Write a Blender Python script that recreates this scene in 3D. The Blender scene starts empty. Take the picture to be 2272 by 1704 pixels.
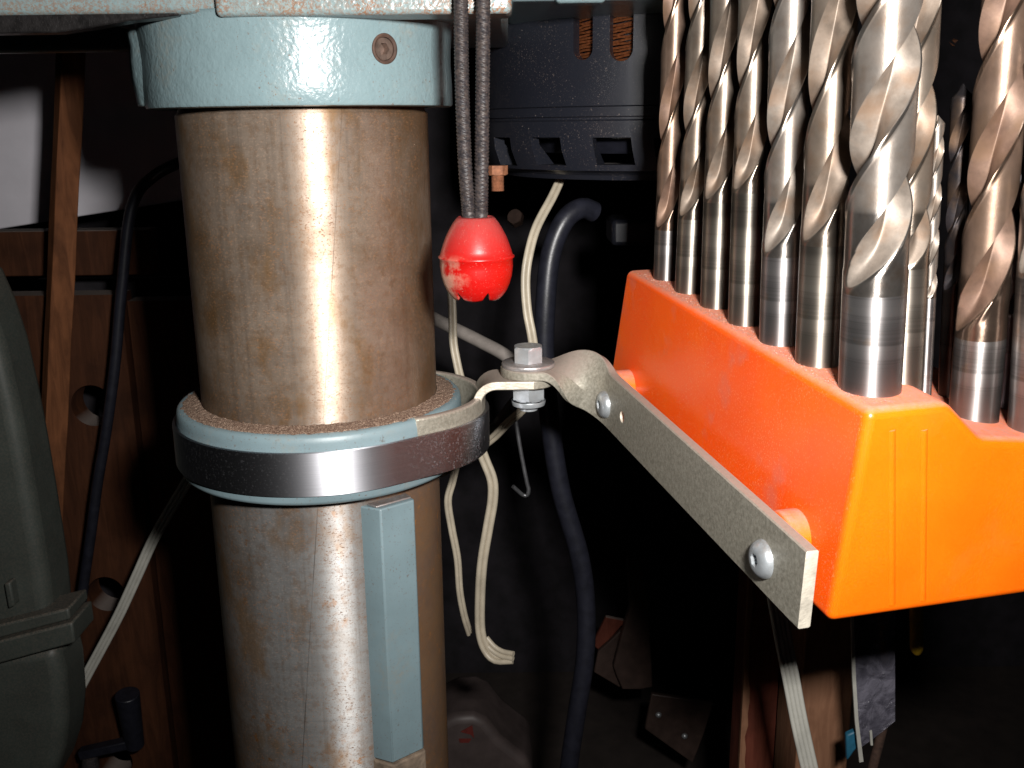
import bpy, bmesh, math, random
from mathutils import Vector, Matrix
random.seed(7)
S = 0.001                      # all shapes are written in millimetres
scene = bpy.context.scene
COL = scene.collection

# ------------------------------------------------------------------ camera
F, CX, CY = 2209.0, 1136.0, 852.0
PITCH, ROLL = math.radians(14.667), math.radians(-0.706)
FW = Vector((0, math.cos(PITCH), -math.sin(PITCH)))
R0 = Vector((1, 0, 0)); U0 = Vector((0, math.sin(PITCH), math.cos(PITCH)))
RT = R0 * math.cos(ROLL) + U0 * math.sin(ROLL)
UP = U0 * math.cos(ROLL) - R0 * math.sin(ROLL)
cd = bpy.data.cameras.new("camera"); cam = bpy.data.objects.new("camera", cd); COL.objects.link(cam)
cam.matrix_world = Matrix(((RT.x, UP.x, -FW.x, 0), (RT.y, UP.y, -FW.y, 0), (RT.z, UP.z, -FW.z, 0), (0, 0, 0, 1)))
cd.sensor_width = 36; cd.lens = 36 * F / 2272
cd.clip_start = 0.01; cd.clip_end = 20
cd.dof.use_dof = True; cd.dof.focus_distance = 0.30; cd.dof.aperture_fstop = 75
scene.camera = cam

# ------------------------------------------------------------------ light: the camera's own flash, and a nearly dark room
w = bpy.data.worlds.new("World"); scene.world = w; w.use_nodes = True
w.node_tree.nodes['Background'].inputs[0].default_value = (0.8, 0.85, 1.0, 1)
w.node_tree.nodes['Background'].inputs[1].default_value = 0.0015
fl = bpy.data.lights.new("flash", 'AREA'); fl.shape = 'RECTANGLE'; fl.size = 0.026; fl.size_y = 0.016
fl.energy = 1.0; fl.spread = math.radians(112); fl.color = (1.0, 0.975, 0.94)
flash = bpy.data.objects.new("flash", fl); COL.objects.link(flash)
fp = RT * 42 + UP * 37
aim = (Vector((18, 330, -22)) - fp).normalized()
flash.rotation_euler = aim.to_track_quat('-Z', 'Y').to_euler(); flash.location = fp * S
scene.view_settings.view_transform = 'Standard'; scene.view_settings.look = 'None'
scene.view_settings.exposure = 0; scene.view_settings.gamma = 1
scene.render.engine = 'CYCLES'

# ------------------------------------------------------------------ measuring helpers
def ray(u, v): return FW + RT * ((u - CX) / F) - UP * ((v - CY) / F)
def at(u, v, Y):
    d = ray(u, v); return d * (Y / d.y)
def on_plane(u, v, z0, y0, k):            # plane z = z0 + k*(y-y0)
    d = ray(u, v); return d * ((z0 - k * y0) / (d.z - k * d.y))
def px(n, Y, v=852): return n / F * Y / ray(CX, v).y   # size of n pixels at depth Y

# ------------------------------------------------------------------ node helpers
class T:
    def __init__(s, name):
        s.m = bpy.data.materials.new(name); s.m.use_nodes = True
        s.t = s.m.node_tree; s.t.nodes.clear()
        s.co = s.t.nodes.new('ShaderNodeTexCoord').outputs['Object']
    def n(s, typ, ins=None, **pr):
        nd = s.t.nodes.new(typ)
        for k, v in pr.items(): setattr(nd, k, v)
        for k, v in (ins or {}).items():
            if isinstance(v, bpy.types.NodeSocket): s.t.links.new(v, nd.inputs[k])
            else: nd.inputs[k].default_value = v
        return nd
    def vec(s, sc): return s.n('ShaderNodeMapping', {'Vector': s.co, 'Scale': sc}).outputs[0]
    def noise(s, scale, det=4, rough=.55, vec=None, dist=0):
        return s.n('ShaderNodeTexNoise', {'Vector': vec or s.co, 'Scale': scale, 'Detail': det, 'Roughness': rough, 'Distortion': dist}).outputs[0]
    def vor(s, scale, vec=None, feature='F1'):
        return s.n('ShaderNodeTexVoronoi', {'Vector': vec or s.co, 'Scale': scale}, feature=feature).outputs[0]
    def ramp(s, fac, stops, interp='LINEAR'):
        r = s.n('ShaderNodeValToRGB', {'Fac': fac}); cr = r.color_ramp; cr.interpolation = interp
        while len(cr.elements) < len(stops): cr.elements.new(.5)
        for e, (p, c) in zip(cr.elements, stops):
            e.position = p; e.color = (c, c, c, 1) if not hasattr(c, '__len__') else (*c, 1)
        return r.outputs[0]
    def mix(s, f, a, b, mode='MIX'):
        nd = s.t.nodes.new('ShaderNodeMix'); nd.data_type = 'RGBA'; nd.blend_type = mode; nd.clamp_factor = True
        for i, v in ((0, f), (6, a), (7, b)):
            if isinstance(v, bpy.types.NodeSocket): s.t.links.new(v, nd.inputs[i])
            elif i == 0: nd.inputs[0].default_value = v
            else: nd.inputs[i].default_value = (*v, 1)
        return nd.outputs[2]
    def math(s, op, a, b=0.0, c=0.0): return s.n('ShaderNodeMath', {0: a, 1: b, 2: c}, operation=op).outputs[0]
    def xyz(s): 
        o = s.n('ShaderNodeSeparateXYZ', {0: s.co}).outputs; return o[0], o[1], o[2]
    def nz(s): return s.n('ShaderNodeSeparateXYZ', {0: s.n('ShaderNodeNewGeometry').outputs['Normal']}).outputs[2]
    def bump(s, h, strength=.3, dist=.0003, normal=None):
        i = {'Height': h, 'Strength': strength, 'Distance': dist}
        if normal is not None: i['Normal'] = normal
        return s.n('ShaderNodeBump', i).outputs[0]
    def out(s, **k):
        names = {'base': 'Base Color', 'rough': 'Roughness', 'metal': 'Metallic', 'normal': 'Normal', 'spec': 'Specular IOR Level',
                 'coat': 'Coat Weight', 'coatr': 'Coat Roughness', 'aniso': 'Anisotropic', 'trans': 'Transmission Weight', 'alpha': 'Alpha',
                 'sss': 'Subsurface Weight', 'sssr': 'Subsurface Radius', 'ssss': 'Subsurface Scale', 'tangent': 'Tangent', 'sheen': 'Sheen Weight', 'aror': 'Anisotropic Rotation'}
        b = s.n('ShaderNodeBsdfPrincipled')
        for kk, v in k.items():
            i = b.inputs[names[kk]]
            if isinstance(v, bpy.types.NodeSocket): s.t.links.new(v, i)
            elif hasattr(v, '__len__') and len(v) == 3 and kk == 'base': i.default_value = (*v, 1)
            else: i.default_value = v
        o = s.n('ShaderNodeOutputMaterial'); s.t.links.new(b.outputs[0], o.inputs[0])
        return s.m

def aniso(t, amount): return dict(aniso=amount, aror=.25, tangent=t.n('ShaderNodeTangent', direction_type='RADIAL', axis='Z').outputs[0])
MAT = {}
def simple(name, col, rough=.5, metal=0., bump_scale=None, bump_s=.2, var=.25, nscale=300, dust=None, **k):
    t = T(name); n = t.noise(nscale, 5)
    c = t.mix(t.ramp(n, [(.3, 0), (.7, 1)]), tuple(x * (1 - var) for x in col), tuple(min(1, x * (1 + var)) for x in col))
    if dust:
        dn = t.math('MULTIPLY', t.ramp(t.noise(900, 6, .7), [(.42, .15), (.62, 1)]), t.ramp(t.nz(), [(.2, .12), (.9, dust)]))
        c = t.mix(dn, c, (.33, .24, .19))
    sp = t.ramp(t.vor(1300), [(.0, 1), (.07, 0)])
    c = t.mix(t.math('MULTIPLY', sp, .35 if metal < .5 else .15), c, (.6, .5, .42))
    kk = dict(base=c, rough=rough, metal=metal); kk.update(k)
    if bump_scale: kk['normal'] = t.bump(t.noise(bump_scale, 3), bump_s)
    MAT[name] = t.out(**kk); return MAT[name]

# -- painted casting: pale blue-green enamel over rough iron
def paint_mat(name, col, rusty, bumpy, rough=.28):
    t = T(name)
    c = t.mix(t.ramp(t.noise(60, 4), [(.3, 0), (.7, 1)]), tuple(x * .9 for x in col), tuple(x * 1.07 for x in col))
    pits = t.ramp(t.noise(1300, 3, .6), [(.62, 0), (.69, 1)])
    patch = t.ramp(t.noise(70, 3), [(.38, .12), (.62, 1)])
    c = t.mix(t.math('MULTIPLY', t.math('MULTIPLY', pits, patch), .75), c, (.12, .055, .025))
    ch = t.math('MULTIPLY', t.ramp(t.noise(260, 5, .7), [(.66, 0), (.69, 1)]), t.ramp(t.noise(40, 2), [(.5, 0), (.6, 1)]))
    c = t.mix(t.math('MULTIPLY', ch, .85), c, (.10, .07, .05))
    if rusty:
        x, y, z = t.xyz()
        r = t.ramp(t.noise(1050, 6, .78), [(.465, 0), (.535, 1)])
        lowz = t.n('ShaderNodeMapRange', {0: z, 1: .0385, 2: .0325, 3: .3, 4: 1.0}).outputs[0]
        r = t.math('MULTIPLY', t.math('MULTIPLY', r, lowz), t.ramp(t.noise(90, 4), [(.35, .4), (.55, 1)]))
        c = t.mix(t.math('MULTIPLY', r, rusty), c, (.20, .085, .035))
    dk = t.math('MULTIPLY', t.ramp(t.vor(420), [(.02, 1), (.075, 0)]), t.ramp(t.noise(150, 3), [(.42, 0), (.6, 1)]))
    c = t.mix(t.math('MULTIPLY', t.ramp(t.noise(48, 4, .65), [(.55, 0), (.75, .5)]), t.ramp(t.noise(600, 4, .7), [(.4, 0), (.65, 1)])), c, (.26, .21, .15))
    c = t.mix(t.math('MULTIPLY', dk, .8), c, (.08, .06, .045))
    h = t.math('ADD', t.noise(700, 2, .5), t.math('MULTIPLY', t.noise(220, 2), 1.2))
    MAT[name] = t.out(base=c, rough=rough, spec=.5, normal=t.bump(h, bumpy, .0006))
paint_mat('teal_paint', (.165, .232, .248), 0, .32)
paint_mat('teal_paint_rusty', (.19, .25, .255), .85, .45)
paint_mat('teal_paint_edge', (.175, .24, .25), .6, .32)
paint_mat('teal_smooth', (.18, .25, .275), 0, .05, .42)

# -- column: turned steel gone brown, with rust freckles and hairline scratches
def column_mat():
    t = T('column_steel'); x, y, z = t.xyz()
    streak = t.noise(1, 5, .65, t.vec((35, 35, 420)))
    blot = t.noise(38, 5, .6); blot2 = t.noise(75, 4, .6, t.vec((1, 1, .55)))
    up = t.ramp(z, [(0, 0), (1, 1)])
    upf = t.n('ShaderNodeMapRange', {0: z, 1: -.118, 2: -.085}).outputs[0]
    steel_lo = t.mix(streak, (.31, .305, .30), (.50, .49, .475))
    steel_hi = t.mix(streak, (.35, .265, .20), (.55, .435, .345))
    c = t.mix(upf, steel_lo, steel_hi)
    c = t.mix(t.math('MULTIPLY', t.ramp(blot, [(.47, 0), (.66, 1)]), .62), c, (.19, .12, .068))
    cloud = t.noise(17, 4, .6, dist=.6)
    c = t.mix(t.math('MULTIPLY', t.ramp(cloud, [(.46, 0), (.62, 1)]), t.math('ADD', .30, t.math('MULTIPLY', upf, -.08))), c, (.21, .19, .185))
    c = t.mix(t.math('MULTIPLY', t.ramp(blot2, [(.54, 0), (.68, 1)]), .6), c, (.32, .165, .05))
    vs = t.noise(1, 4, .6, t.vec((330, 330, 9)))
    c = t.mix(t.math('MULTIPLY', t.ramp(vs, [(.5, 0), (.7, 1)]), .4), c, (.17, .14, .115))
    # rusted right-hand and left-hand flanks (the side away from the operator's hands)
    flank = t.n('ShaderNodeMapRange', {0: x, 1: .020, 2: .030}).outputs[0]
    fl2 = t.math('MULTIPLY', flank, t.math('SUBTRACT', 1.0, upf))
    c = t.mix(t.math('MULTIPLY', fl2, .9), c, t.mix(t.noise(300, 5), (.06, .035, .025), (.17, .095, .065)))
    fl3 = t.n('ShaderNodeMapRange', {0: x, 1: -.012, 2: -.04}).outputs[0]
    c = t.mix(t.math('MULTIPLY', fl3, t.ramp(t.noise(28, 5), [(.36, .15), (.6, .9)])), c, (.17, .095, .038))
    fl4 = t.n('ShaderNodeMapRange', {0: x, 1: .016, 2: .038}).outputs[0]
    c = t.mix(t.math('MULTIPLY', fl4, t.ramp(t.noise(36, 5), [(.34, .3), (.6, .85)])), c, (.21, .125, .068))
    fv = t.vec((1100, 1100, 1900))
    fn = t.noise(1, 5, .72, fv); patch = t.ramp(t.noise(55, 3), [(.4, .45), (.6, 1)])
    spots = t.math('MULTIPLY', t.ramp(fn, [(.555, 0), (.615, 1)]), patch)
    c = t.mix(t.math('MULTIPLY', spots, .85), c, (.16, .068, .025))
    c = t.mix(t.math('MULTIPLY', t.ramp(t.noise(420, 5, .7), [(.5, 0), (.62, 1)]), .32), c, (.24, .12, .05))
    bl = t.math('MULTIPLY', t.ramp(t.noise(230, 5, .68), [(.57, 0), (.64, 1)]), t.math('MULTIPLY', t.ramp(t.noise(40, 2), [(.45, 0), (.6, 1)]), t.math('SUBTRACT', 1.0, t.math('MULTIPLY', upf, .7))))
    c = t.mix(t.math('MULTIPLY', bl, .8), c, (.33, .145, .045))
    # long scratch wandering down the tube
    ang = t.math('ARCTAN2', x, t.math('MULTIPLY', y, -1.0))
    zz = t.n('ShaderNodeMapRange', {0: z, 1: -.20, 2: .0}, clamp=False).outputs[0]
    th = t.n('ShaderNodeMapRange', {0: zz, 1: 0.0, 2: 1.0, 3: math.radians(-19 + 11.3), 4: math.radians(15 + 11.3)}, clamp=False).outputs[0]
    def line(off, wd): return t.math('LESS_THAN', t.math('ABSOLUTE', t.math('SUBTRACT', ang, t.math('ADD', th, off))), wd)
    c = t.mix(t.math('MULTIPLY', line(-.0, .0036), t.ramp(t.noise(45, 4), [(.36, .12), (.62, .75)])), c, (.07, .05, .04))
    rings = t.ramp(t.math('FRACT', t.math('MULTIPLY', z, 31.0)), [(.0, 1), (.025, 0)])
    rr = t.math('MULTIPLY', t.math('MULTIPLY', rings, t.math('SUBTRACT', 1.0, upf)), t.ramp(t.noise(30), [(.46, 0), (.62, .32)]))
    c = t.mix(rr, c, (.07, .075, .08))
    rough = t.math('ADD', .53, t.math('MULTIPLY', t.math('ADD', spots, t.ramp(blot, [(.45, 0), (.7, 1)])), .10))
    metal = t.math('SUBTRACT', .72, t.math('MULTIPLY', t.math('ADD', spots, t.math('MULTIPLY', fl2, .9)), .55))
    h = t.math('ADD', t.math('MULTIPLY', streak, .5), t.noise(1500, 3, .6))
    nrm = t.bump(h, .055, .0002)
    MAT['column_steel'] = t.out(base=c, rough=rough, metal=metal, normal=nrm, **aniso(t, .92))
column_mat()

# -- polished band
def band_mat():
    t = T('polished_steel')
    st = t.noise(1, 4, .6, t.vec((40, 40, 2600)))
    c = t.mix(st, (.52, .52, .56), (.68, .68, .72))
    x, y, z = t.xyz()
    right = t.n('ShaderNodeMapRange', {0: x, 1: .028, 2: .056}).outputs[0]
    d = t.ramp(t.noise(1300, 5, .7), [(.56, 0), (.66, 1)])
    dn = t.math('MULTIPLY', d, t.math('ADD', .06, t.math('MULTIPLY', right, .6)))
    c = t.mix(dn, c, (.15, .115, .095))
    sp = t.math('MULTIPLY', t.ramp(t.vor(760), [(.02, 1), (.075, 0)]), t.ramp(t.noise(330, 3), [(.52, 0), (.66, 1)]))
    sp = t.math('MULTIPLY', sp, .28)
    c = t.mix(sp, c, (.75, .68, .6))
    metal = t.math('SUBTRACT', 1.0, t.math('MAXIMUM', t.math('MULTIPLY', dn, .6), t.math('MULTIPLY', sp, .8)))
    MAT['polished_steel'] = t.out(base=c, rough=t.math('ADD', .57, t.math('MULTIPLY', dn, .1)), metal=metal, normal=t.bump(st, .05, .0002), **aniso(t, .93))
band_mat()

# -- dull zinc plated strip, dusty on top
def strip_mat():
    t = T('zinc_strip')
    c = t.mix(t.ramp(t.noise(900, 6, .75), [(.35, 0), (.65, 1)]), (.21, .195, .155), (.39, .365, .305))
    sp = t.ramp(t.noise(2400, 3, .6), [(.62, 0), (.7, 1)])
    c = t.mix(t.math('MULTIPLY', sp, .6), c, (.48, .42, .34))
    dust = t.math('MULTIPLY', t.ramp(t.nz(), [(.35, 0), (.85, 1)]), t.ramp(t.noise(600, 5, .7), [(.3, .55), (.6, .95)]))
    c = t.mix(dust, c, (.30, .24, .205))
    MAT['zinc_strip'] = t.out(base=c, rough=.46, metal=t.math('SUBTRACT', .35, t.math('MULTIPLY', dust, .33)), normal=t.bump(t.noise(1600, 4, .7), .3, .0003))
strip_mat()
simple('cut_steel', (.66, .60, .50), .42, .35, 900, .6)
simple('bright_zinc', (.50, .54, .57), .34, .62, 1200, .12, .15, dust=.55)
simple('washer_zinc', (.46, .44, .44), .40, .7, 1200, .25, .2, dust=.6)

# -- drills
def drill_mats(key, shank, flute, land, rs=.44):
    t = T('shank_steel_' + key)
    ring = t.noise(1, 4, .7, t.vec((3, 3, 260)))
    zone = t.noise(1, 2, .5, t.vec((4, 4, 45)))
    c = t.mix(t.ramp(zone, [(.40, 0), (.56, 1)]), tuple(a * .36 for a in shank), shank)
    c = t.mix(t.math('MULTIPLY', t.ramp(ring, [(.52, 0), (.62, 1)]), .6), c, tuple(a * .2 for a in shank))
    c = t.mix(t.math('MULTIPLY', t.ramp(t.noise(1, 2, .8, t.vec((2, 2, 900))), [(.66, 0), (.72, 1)]), .35), c, tuple(min(1, a * 1.4) for a in shank))
    c = t.mix(t.ramp(t.noise(140, 4), [(.6, 0), (.74, .6)]), c, (.30, .20, .12))
    sp = t.ramp(t.vor(900), [(.0, 1), (.06, 0)])
    c = t.mix(t.math('MULTIPLY', sp, .4), c, (.7, .6, .55))
    MAT['shank_' + key] = t.out(base=c, rough=t.math('ADD', rs, t.math('MULTIPLY', ring, .08)), metal=.94, normal=t.bump(ring, .06, .0002), **aniso(t, .86))
    t = T('drill_steel_' + key)        # ground lands keep their shine, the milled flutes stay matt
    att = t.n('ShaderNodeAttribute', attribute_name='milled').outputs['Fac']
    fl_ = t.ramp(att, [(.035, 0), (.06, 1)])
    n = t.noise(220, 5, .6)
    c = t.mix(t.ramp(n, [(.32, 0), (.68, 1)]), tuple(a * .7 for a in flute), tuple(min(1, a * 1.3) for a in flute))
    c = t.mix(t.ramp(t.noise(95, 4), [(.50, 0), (.68, .65)]), c, (.17, .10, .058))
    c = t.mix(t.ramp(t.noise(1900, 3), [(.66, 0), (.74, .6)]), c, (.13, .09, .06))
    n2 = t.noise(160, 5, .6)
    c2 = t.mix(t.ramp(n2, [(.35, 0), (.65, 1)]), tuple(a * .62 for a in land), land)
    c2 = t.mix(t.ramp(t.noise(120, 5, .6), [(.52, 0), (.7, .6)]), c2, (.20, .125, .075))
    c = t.mix(fl_, c2, c)
    rough = t.math('ADD', .33, t.math('MULTIPLY', fl_, .22))
    metal = t.math('SUBTRACT', .93, t.math('MULTIPLY', fl_, .46))
    MAT['drill_' + key] = t.out(base=c, rough=rough, metal=metal, normal=t.bump(t.noise(1400, 4, .7), .10, .0003),
                                **dict(aniso(t, .5), aniso=t.math('MULTIPLY', t.math('SUBTRACT', 1.0, fl_), .85)))
drill_mats('bright', (.47, .445, .44), (.175, .146, .122), (.30, .27, .245))
drill_mats('brown', (.43, .40, .385), (.165, .102, .074), (.27, .19, .145))
drill_mats('tan', (.46, .41, .35), (.155, .12, .094), (.27, .225, .185))
drill_mats('blued', (.34, .35, .40), (.10, .12, .16), (.45, .44, .46))
drill_mats('black', (.07, .055, .05), (.022, .018, .02), (.05, .045, .048))

# -- orange plastic with pink sawdust
def orange_mat():
    t = T('orange_plastic')
    c = t.mix(t.ramp(t.noise(40, 3), [(.35, 0), (.65, 1)]), (.90, .135, .002), (.96, .16, .003))
    nz = t.nz()
    d = t.math('MULTIPLY', t.ramp(nz, [(.45, 0), (.92, 1)]), t.ramp(t.noise(500, 6, .72), [(.25, .35), (.6, .85)]))
    fine = t.math('MULTIPLY', t.ramp(t.noise(2300, 3, .6), [(.585, 0), (.655, 1)]), t.ramp(t.noise(45, 3), [(.3, .3), (.7, 1)]))
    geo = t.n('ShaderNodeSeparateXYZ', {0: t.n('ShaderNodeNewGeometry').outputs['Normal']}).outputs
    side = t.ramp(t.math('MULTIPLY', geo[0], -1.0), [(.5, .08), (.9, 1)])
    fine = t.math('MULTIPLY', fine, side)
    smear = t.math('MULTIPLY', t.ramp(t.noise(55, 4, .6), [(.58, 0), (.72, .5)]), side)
    side_shade = t.math('MULTIPLY', side, t.ramp(t.noise(30, 4), [(.35, .45), (.65, .8)]))  # redder tint painted on the left face for its weaker flash light
    c = t.mix(side_shade, c, (.85, .072, .008))
    c = t.mix(smear, c, (.58, .15, .10))
    c = t.mix(t.math('MULTIPLY', fine, .7), c, (.85, .33, .17))
    c = t.mix(d, c, (.50, .22, .165))
    c = t.mix(t.math('MULTIPLY', t.ramp(t.vor(260), [(.0, 1), (.05, 0)]), t.math('MULTIPLY', d, .8)), c, (.12, .06, .05))
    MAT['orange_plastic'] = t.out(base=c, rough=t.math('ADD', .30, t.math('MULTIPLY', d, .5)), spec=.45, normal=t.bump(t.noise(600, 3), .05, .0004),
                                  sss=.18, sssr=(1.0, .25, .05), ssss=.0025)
orange_mat()

# -- red bead with pale dust on its upper half and a smear
def bead_mat():
    t = T('red_plastic'); x, y, z = t.xyz()
    c = t.mix(t.noise(60), (.33, .004, .003), (.40, .006, .004))
    topd = t.n('ShaderNodeMapRange', {0: z, 1: -.0115, 2: .0}).outputs[0]
    d = t.math('MULTIPLY', topd, t.ramp(t.noise(900, 5, .7), [(.2, .35), (.62, .62)]))
    c = t.mix(d, c, (.19, .065, .06))
    sm = t.n('ShaderNodeMapRange', {0: x, 1: -.001, 2: -.009}).outputs[0]
    low = t.n('ShaderNodeMapRange', {0: z, 1: -.0095, 2: -.0125}).outputs[0]
    s2 = t.math('MULTIPLY', t.math('MULTIPLY', sm, low), t.ramp(t.noise(190, 5, .6), [(.45, 0), (.56, .9)]))
    c = t.mix(s2, c, (.42, .25, .18))
    sp = t.ramp(t.noise(2400, 2), [(.67, 0), (.73, .35)])
    c = t.mix(sp, c, (.6, .35, .3))
    MAT['red_plastic'] = t.out(base=c, rough=.33, spec=.5, sss=.1, sssr=(1, .1, .1), ssss=.002, normal=t.bump(t.noise(1500, 3), .05, .0003))
bead_mat()

def wood_mat(name, a, b, scale=(60, 60, 7)):
    t = T(name); g = t.noise(3, 6, .6, t.vec(scale), 1.0)
    c = t.mix(t.ramp(g, [(.35, 0), (.65, 1)]), a, b)
    c = t.mix(t.ramp(t.noise(35, 4), [(.5, 0), (.7, .6)]), c, tuple(x * .5 for x in a))
    du = t.math('MULTIPLY', t.ramp(t.nz(), [(.5, 0), (.9, .8)]), 1.0)
    c = t.mix(du, c, (.26, .22, .2))
    MAT[name] = t.out(base=c, rough=.75, spec=.2, normal=t.bump(g, .3, .001))
wood_mat('strip_wood', (.10, .036, .014), (.20, .075, .030))
wood_mat('panel_wood', (.04, .0135, .0055), (.072, .025, .0105))
wood_mat('post_wood', (.24, .115, .065), (.33, .165, .095), (90, 90, 12))
wood_mat('red_wood', (.12, .03, .018), (.18, .05, .03), (90, 90, 9))
simple('white_board', (.80, .77, .83), .6, 0, None, nscale=40, var=.06)
simple('black_plastic', (.022, .022, .026), .36, 0, 900, .15, .3, 200, dust=.35)
def motor_mat():
    t = T('motor_black'); n = t.noise(40, 4)
    c = t.mix(n, (.009, .010, .015), (.014, .015, .021))
    fine = t.math('MULTIPLY', t.ramp(t.noise(1500, 4, .7), [(.60, 0), (.66, 1)]), t.ramp(t.noise(60, 3), [(.42, .1), (.62, 1)]))
    c = t.mix(t.math('MULTIPLY', fine, .5), c, (.20, .155, .13))
    sp = t.math('MULTIPLY', t.ramp(t.vor(330), [(.03, 1), (.09, 0)]), t.ramp(t.noise(42, 3), [(.46, 0), (.6, 1)]))
    c = t.mix(t.math('MULTIPLY', sp, .7), c, (.30, .24, .21))
    MAT['motor_black'] = t.out(base=c, rough=t.math('ADD', .34, t.math('MULTIPLY', fine, .3)), normal=t.bump(t.noise(600, 3), .05, .0003))
motor_mat()
simple('black_rubber', (.012, .0125, .019), .38, 0, 800, .15, .3, 200)
simple('cord_black', (.010, .0095, .012), .5, 0, None, .5, .5, 700, dust=.04, spec=.3)
simple('ivory_vinyl', (.42, .365, .28), .42, 0, 900, .15, .15, 150)
simple('grey_vinyl', (.44, .43, .385), .42, 0, 900, .1, .12, 150)
simple('dim_vinyl', (.25, .22, .2), .5, 0, 900, .15, .2, 150)
simple('copper_wire', (.34, .115, .045), .28, .8, None, var=.4, nscale=900)
simple('rust', (.30, .12, .06), .75, .1, 900, .6, .35, 500)
simple('black_grease', (.012, .011, .011), .3, 0, 900, .8, .5, 300)
simple('dark_steel', (.20, .20, .21), .4, .8, None)
simple('green_housing', (.05, .062, .055), .5, 0, 300, .12, .15, 60, dust=.5)
simple('wall_black', (.016, .013, .017), .85, 0, None, var=.5, nscale=60)
simple('bench_dark', (.04, .03, .026), .8, 0, None, nscale=60)
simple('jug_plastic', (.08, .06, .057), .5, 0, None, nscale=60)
simple('red_print', (.14, .02, .015), .6)
simple('brown_plate', (.06, .037, .03), .5, .1, 300, .3, .35, 80)
simple('yellow_plastic', (.50, .30, .02), .4)
simple('blue_plastic', (.02, .12, .2), .5)
simple('set_screw', (.15, .105, .085), .42, .6, 900, .4, .4, 400)
simple('rust_dark', (.06, .032, .022), .8, .1, 900, .5, .4, 400)
def clear_mat():
    t = T('clear_plastic')
    MAT['clear_plastic'] = t.out(base=t.mix(t.ramp(t.noise(90, 4, .6, dist=1.5), [(.4, 0), (.6, 1)]), (.09, .085, .11), (.20, .19, .235)), rough=.22, alpha=.7, normal=t.bump(t.noise(110, 4, .6, dist=2), .8, .002))
clear_mat()
def tape_mat():
    t = T('tape_yellow'); x, y, z = t.xyz()
    f = t.math('FRACT', t.math('MULTIPLY', z, 420.0))
    c = t.mix(t.math('LESS_THAN', f, .28), (.62, .42, .02), (.02, .02, .02))
    MAT['tape_yellow'] = t.out(base=c, rough=.5)
tape_mat()
def dust_mat():
    t = T('sawdust'); cell = t.n('ShaderNodeTexVoronoi', {'Vector': t.co, 'Scale': 4200.0}).outputs['Color']
    g = t.n('ShaderNodeSeparateColor', {0: cell}).outputs[0]
    MAT['sawdust'] = t.out(base=t.ramp(g, [(0, (.075, .045, .035)), (.5, (.17, .11, .08)), (.8, (.27, .185, .135)), (.95, (.45, .34, .26))]), rough=.9, spec=.15)
dust_mat()
simple('nut_dark', (.03, .018, .014), .35, .4)
simple('dusty_brown', (.19, .14, .10), .85, 0, 700, .4, .4, 300)
simple('stand_dust', (.42, .23, .17), .9, 0, None, var=.6, nscale=2500)

# ------------------------------------------------------------------ object helpers
ORG = {}
def props(o, label=None, cat=None, group=None, kind=None):
    for k, v in (('label', label), ('category', cat), ('group', group), ('kind', kind)):
        if v: o[k] = v
    return o
def thing(name, loc, label, cat, group=None):
    o = bpy.data.objects.new(name, None); COL.objects.link(o); o.empty_display_size = .01
    o.location = Vector(loc) * S; ORG[o] = Vector(loc); return props(o, label, cat, group)
def mesh(name, V, Fs, mat, parent=None, smooth=True, angle=38, bevel=None, origin=None, mats=None, idx=None, seg=2, recalc=True):
    if parent is not None: org = ORG[parent]
    else: org = Vector(origin) if origin is not None else Vector((0, 0, 0))
    me = bpy.data.meshes.new(name)
    me.from_pydata([((Vector(v) - org) * S)[:] for v in V], [], Fs)
    for m in (mats or [mat]): me.materials.append(MAT[m])
    if idx: me.polygons.foreach_set('material_index', idx)
    if recalc:
        bm = bmesh.new(); bm.from_mesh(me); bmesh.ops.recalc_face_normals(bm, faces=bm.faces); bm.to_mesh(me); bm.free()
    me.polygons.foreach_set('use_smooth', [smooth] * len(me.polygons))
    if smooth: me.set_sharp_from_angle(angle=math.radians(angle))
    o = bpy.data.objects.new(name, me); COL.objects.link(o); ORG[o] = org
    if parent is not None: o.parent = parent
    else: o.location = org * S
    if bevel:
        b = o.modifiers.new('bevel', 'BEVEL'); b.width = bevel * S; b.segments = seg; b.limit_method = 'ANGLE'; b.angle_limit = math.radians(35)
        b.harden_normals = False
    return o
def frame(o, x, y, z):
    o, x, y, z = map(Vector, (o, x, y, z))
    return lambda a, b, c: o + x * a + y * b + z * c
WORLD = frame((0, 0, 0), (1, 0, 0), (0, 1, 0), (0, 0, 1))
def box(x0, x1, y0, y1, z0, z1, fr=WORLD):
    V = [fr(x, y, z) for z in (z0, z1) for x, y in ((x0, y0), (x1, y0), (x1, y1), (x0, y1))]
    return V, [(0, 3, 2, 1), (4, 5, 6, 7), (0, 1, 5, 4), (1, 2, 6, 5), (2, 3, 7, 6), (3, 0, 4, 7)]
def join(*parts):
    V, Fs = [], []
    for v, f in parts:
        k = len(V); V += v; Fs += [tuple(i + k for i in q) for q in f]
    return V, Fs
def lathe(prof, fr=WORLD, n=64, a0=0, a1=2 * math.pi, cap=True):     # prof: list of (r, z)
    full = abs(a1 - a0 - 2 * math.pi) < 1e-6
    m = n if full else n + 1
    V = []; Fs = []
    for r, z in prof:
        for i in range(m):
            a = a0 + (a1 - a0) * i / n
            V.append(fr(r * math.cos(a), r * math.sin(a), z))
    for j in range(len(prof) - 1):
        for i in range(n):
            k = (i + 1) % m
            Fs.append((j * m + i, j * m + k, (j + 1) * m + k, (j + 1) * m + i))
    if cap and full:
        if prof[0][0] > 1e-6: Fs.append(tuple(range(m))[::-1])
        if prof[-1][0] > 1e-6: Fs.append(tuple((len(prof) - 1) * m + i for i in range(m)))
    return V, Fs
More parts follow.
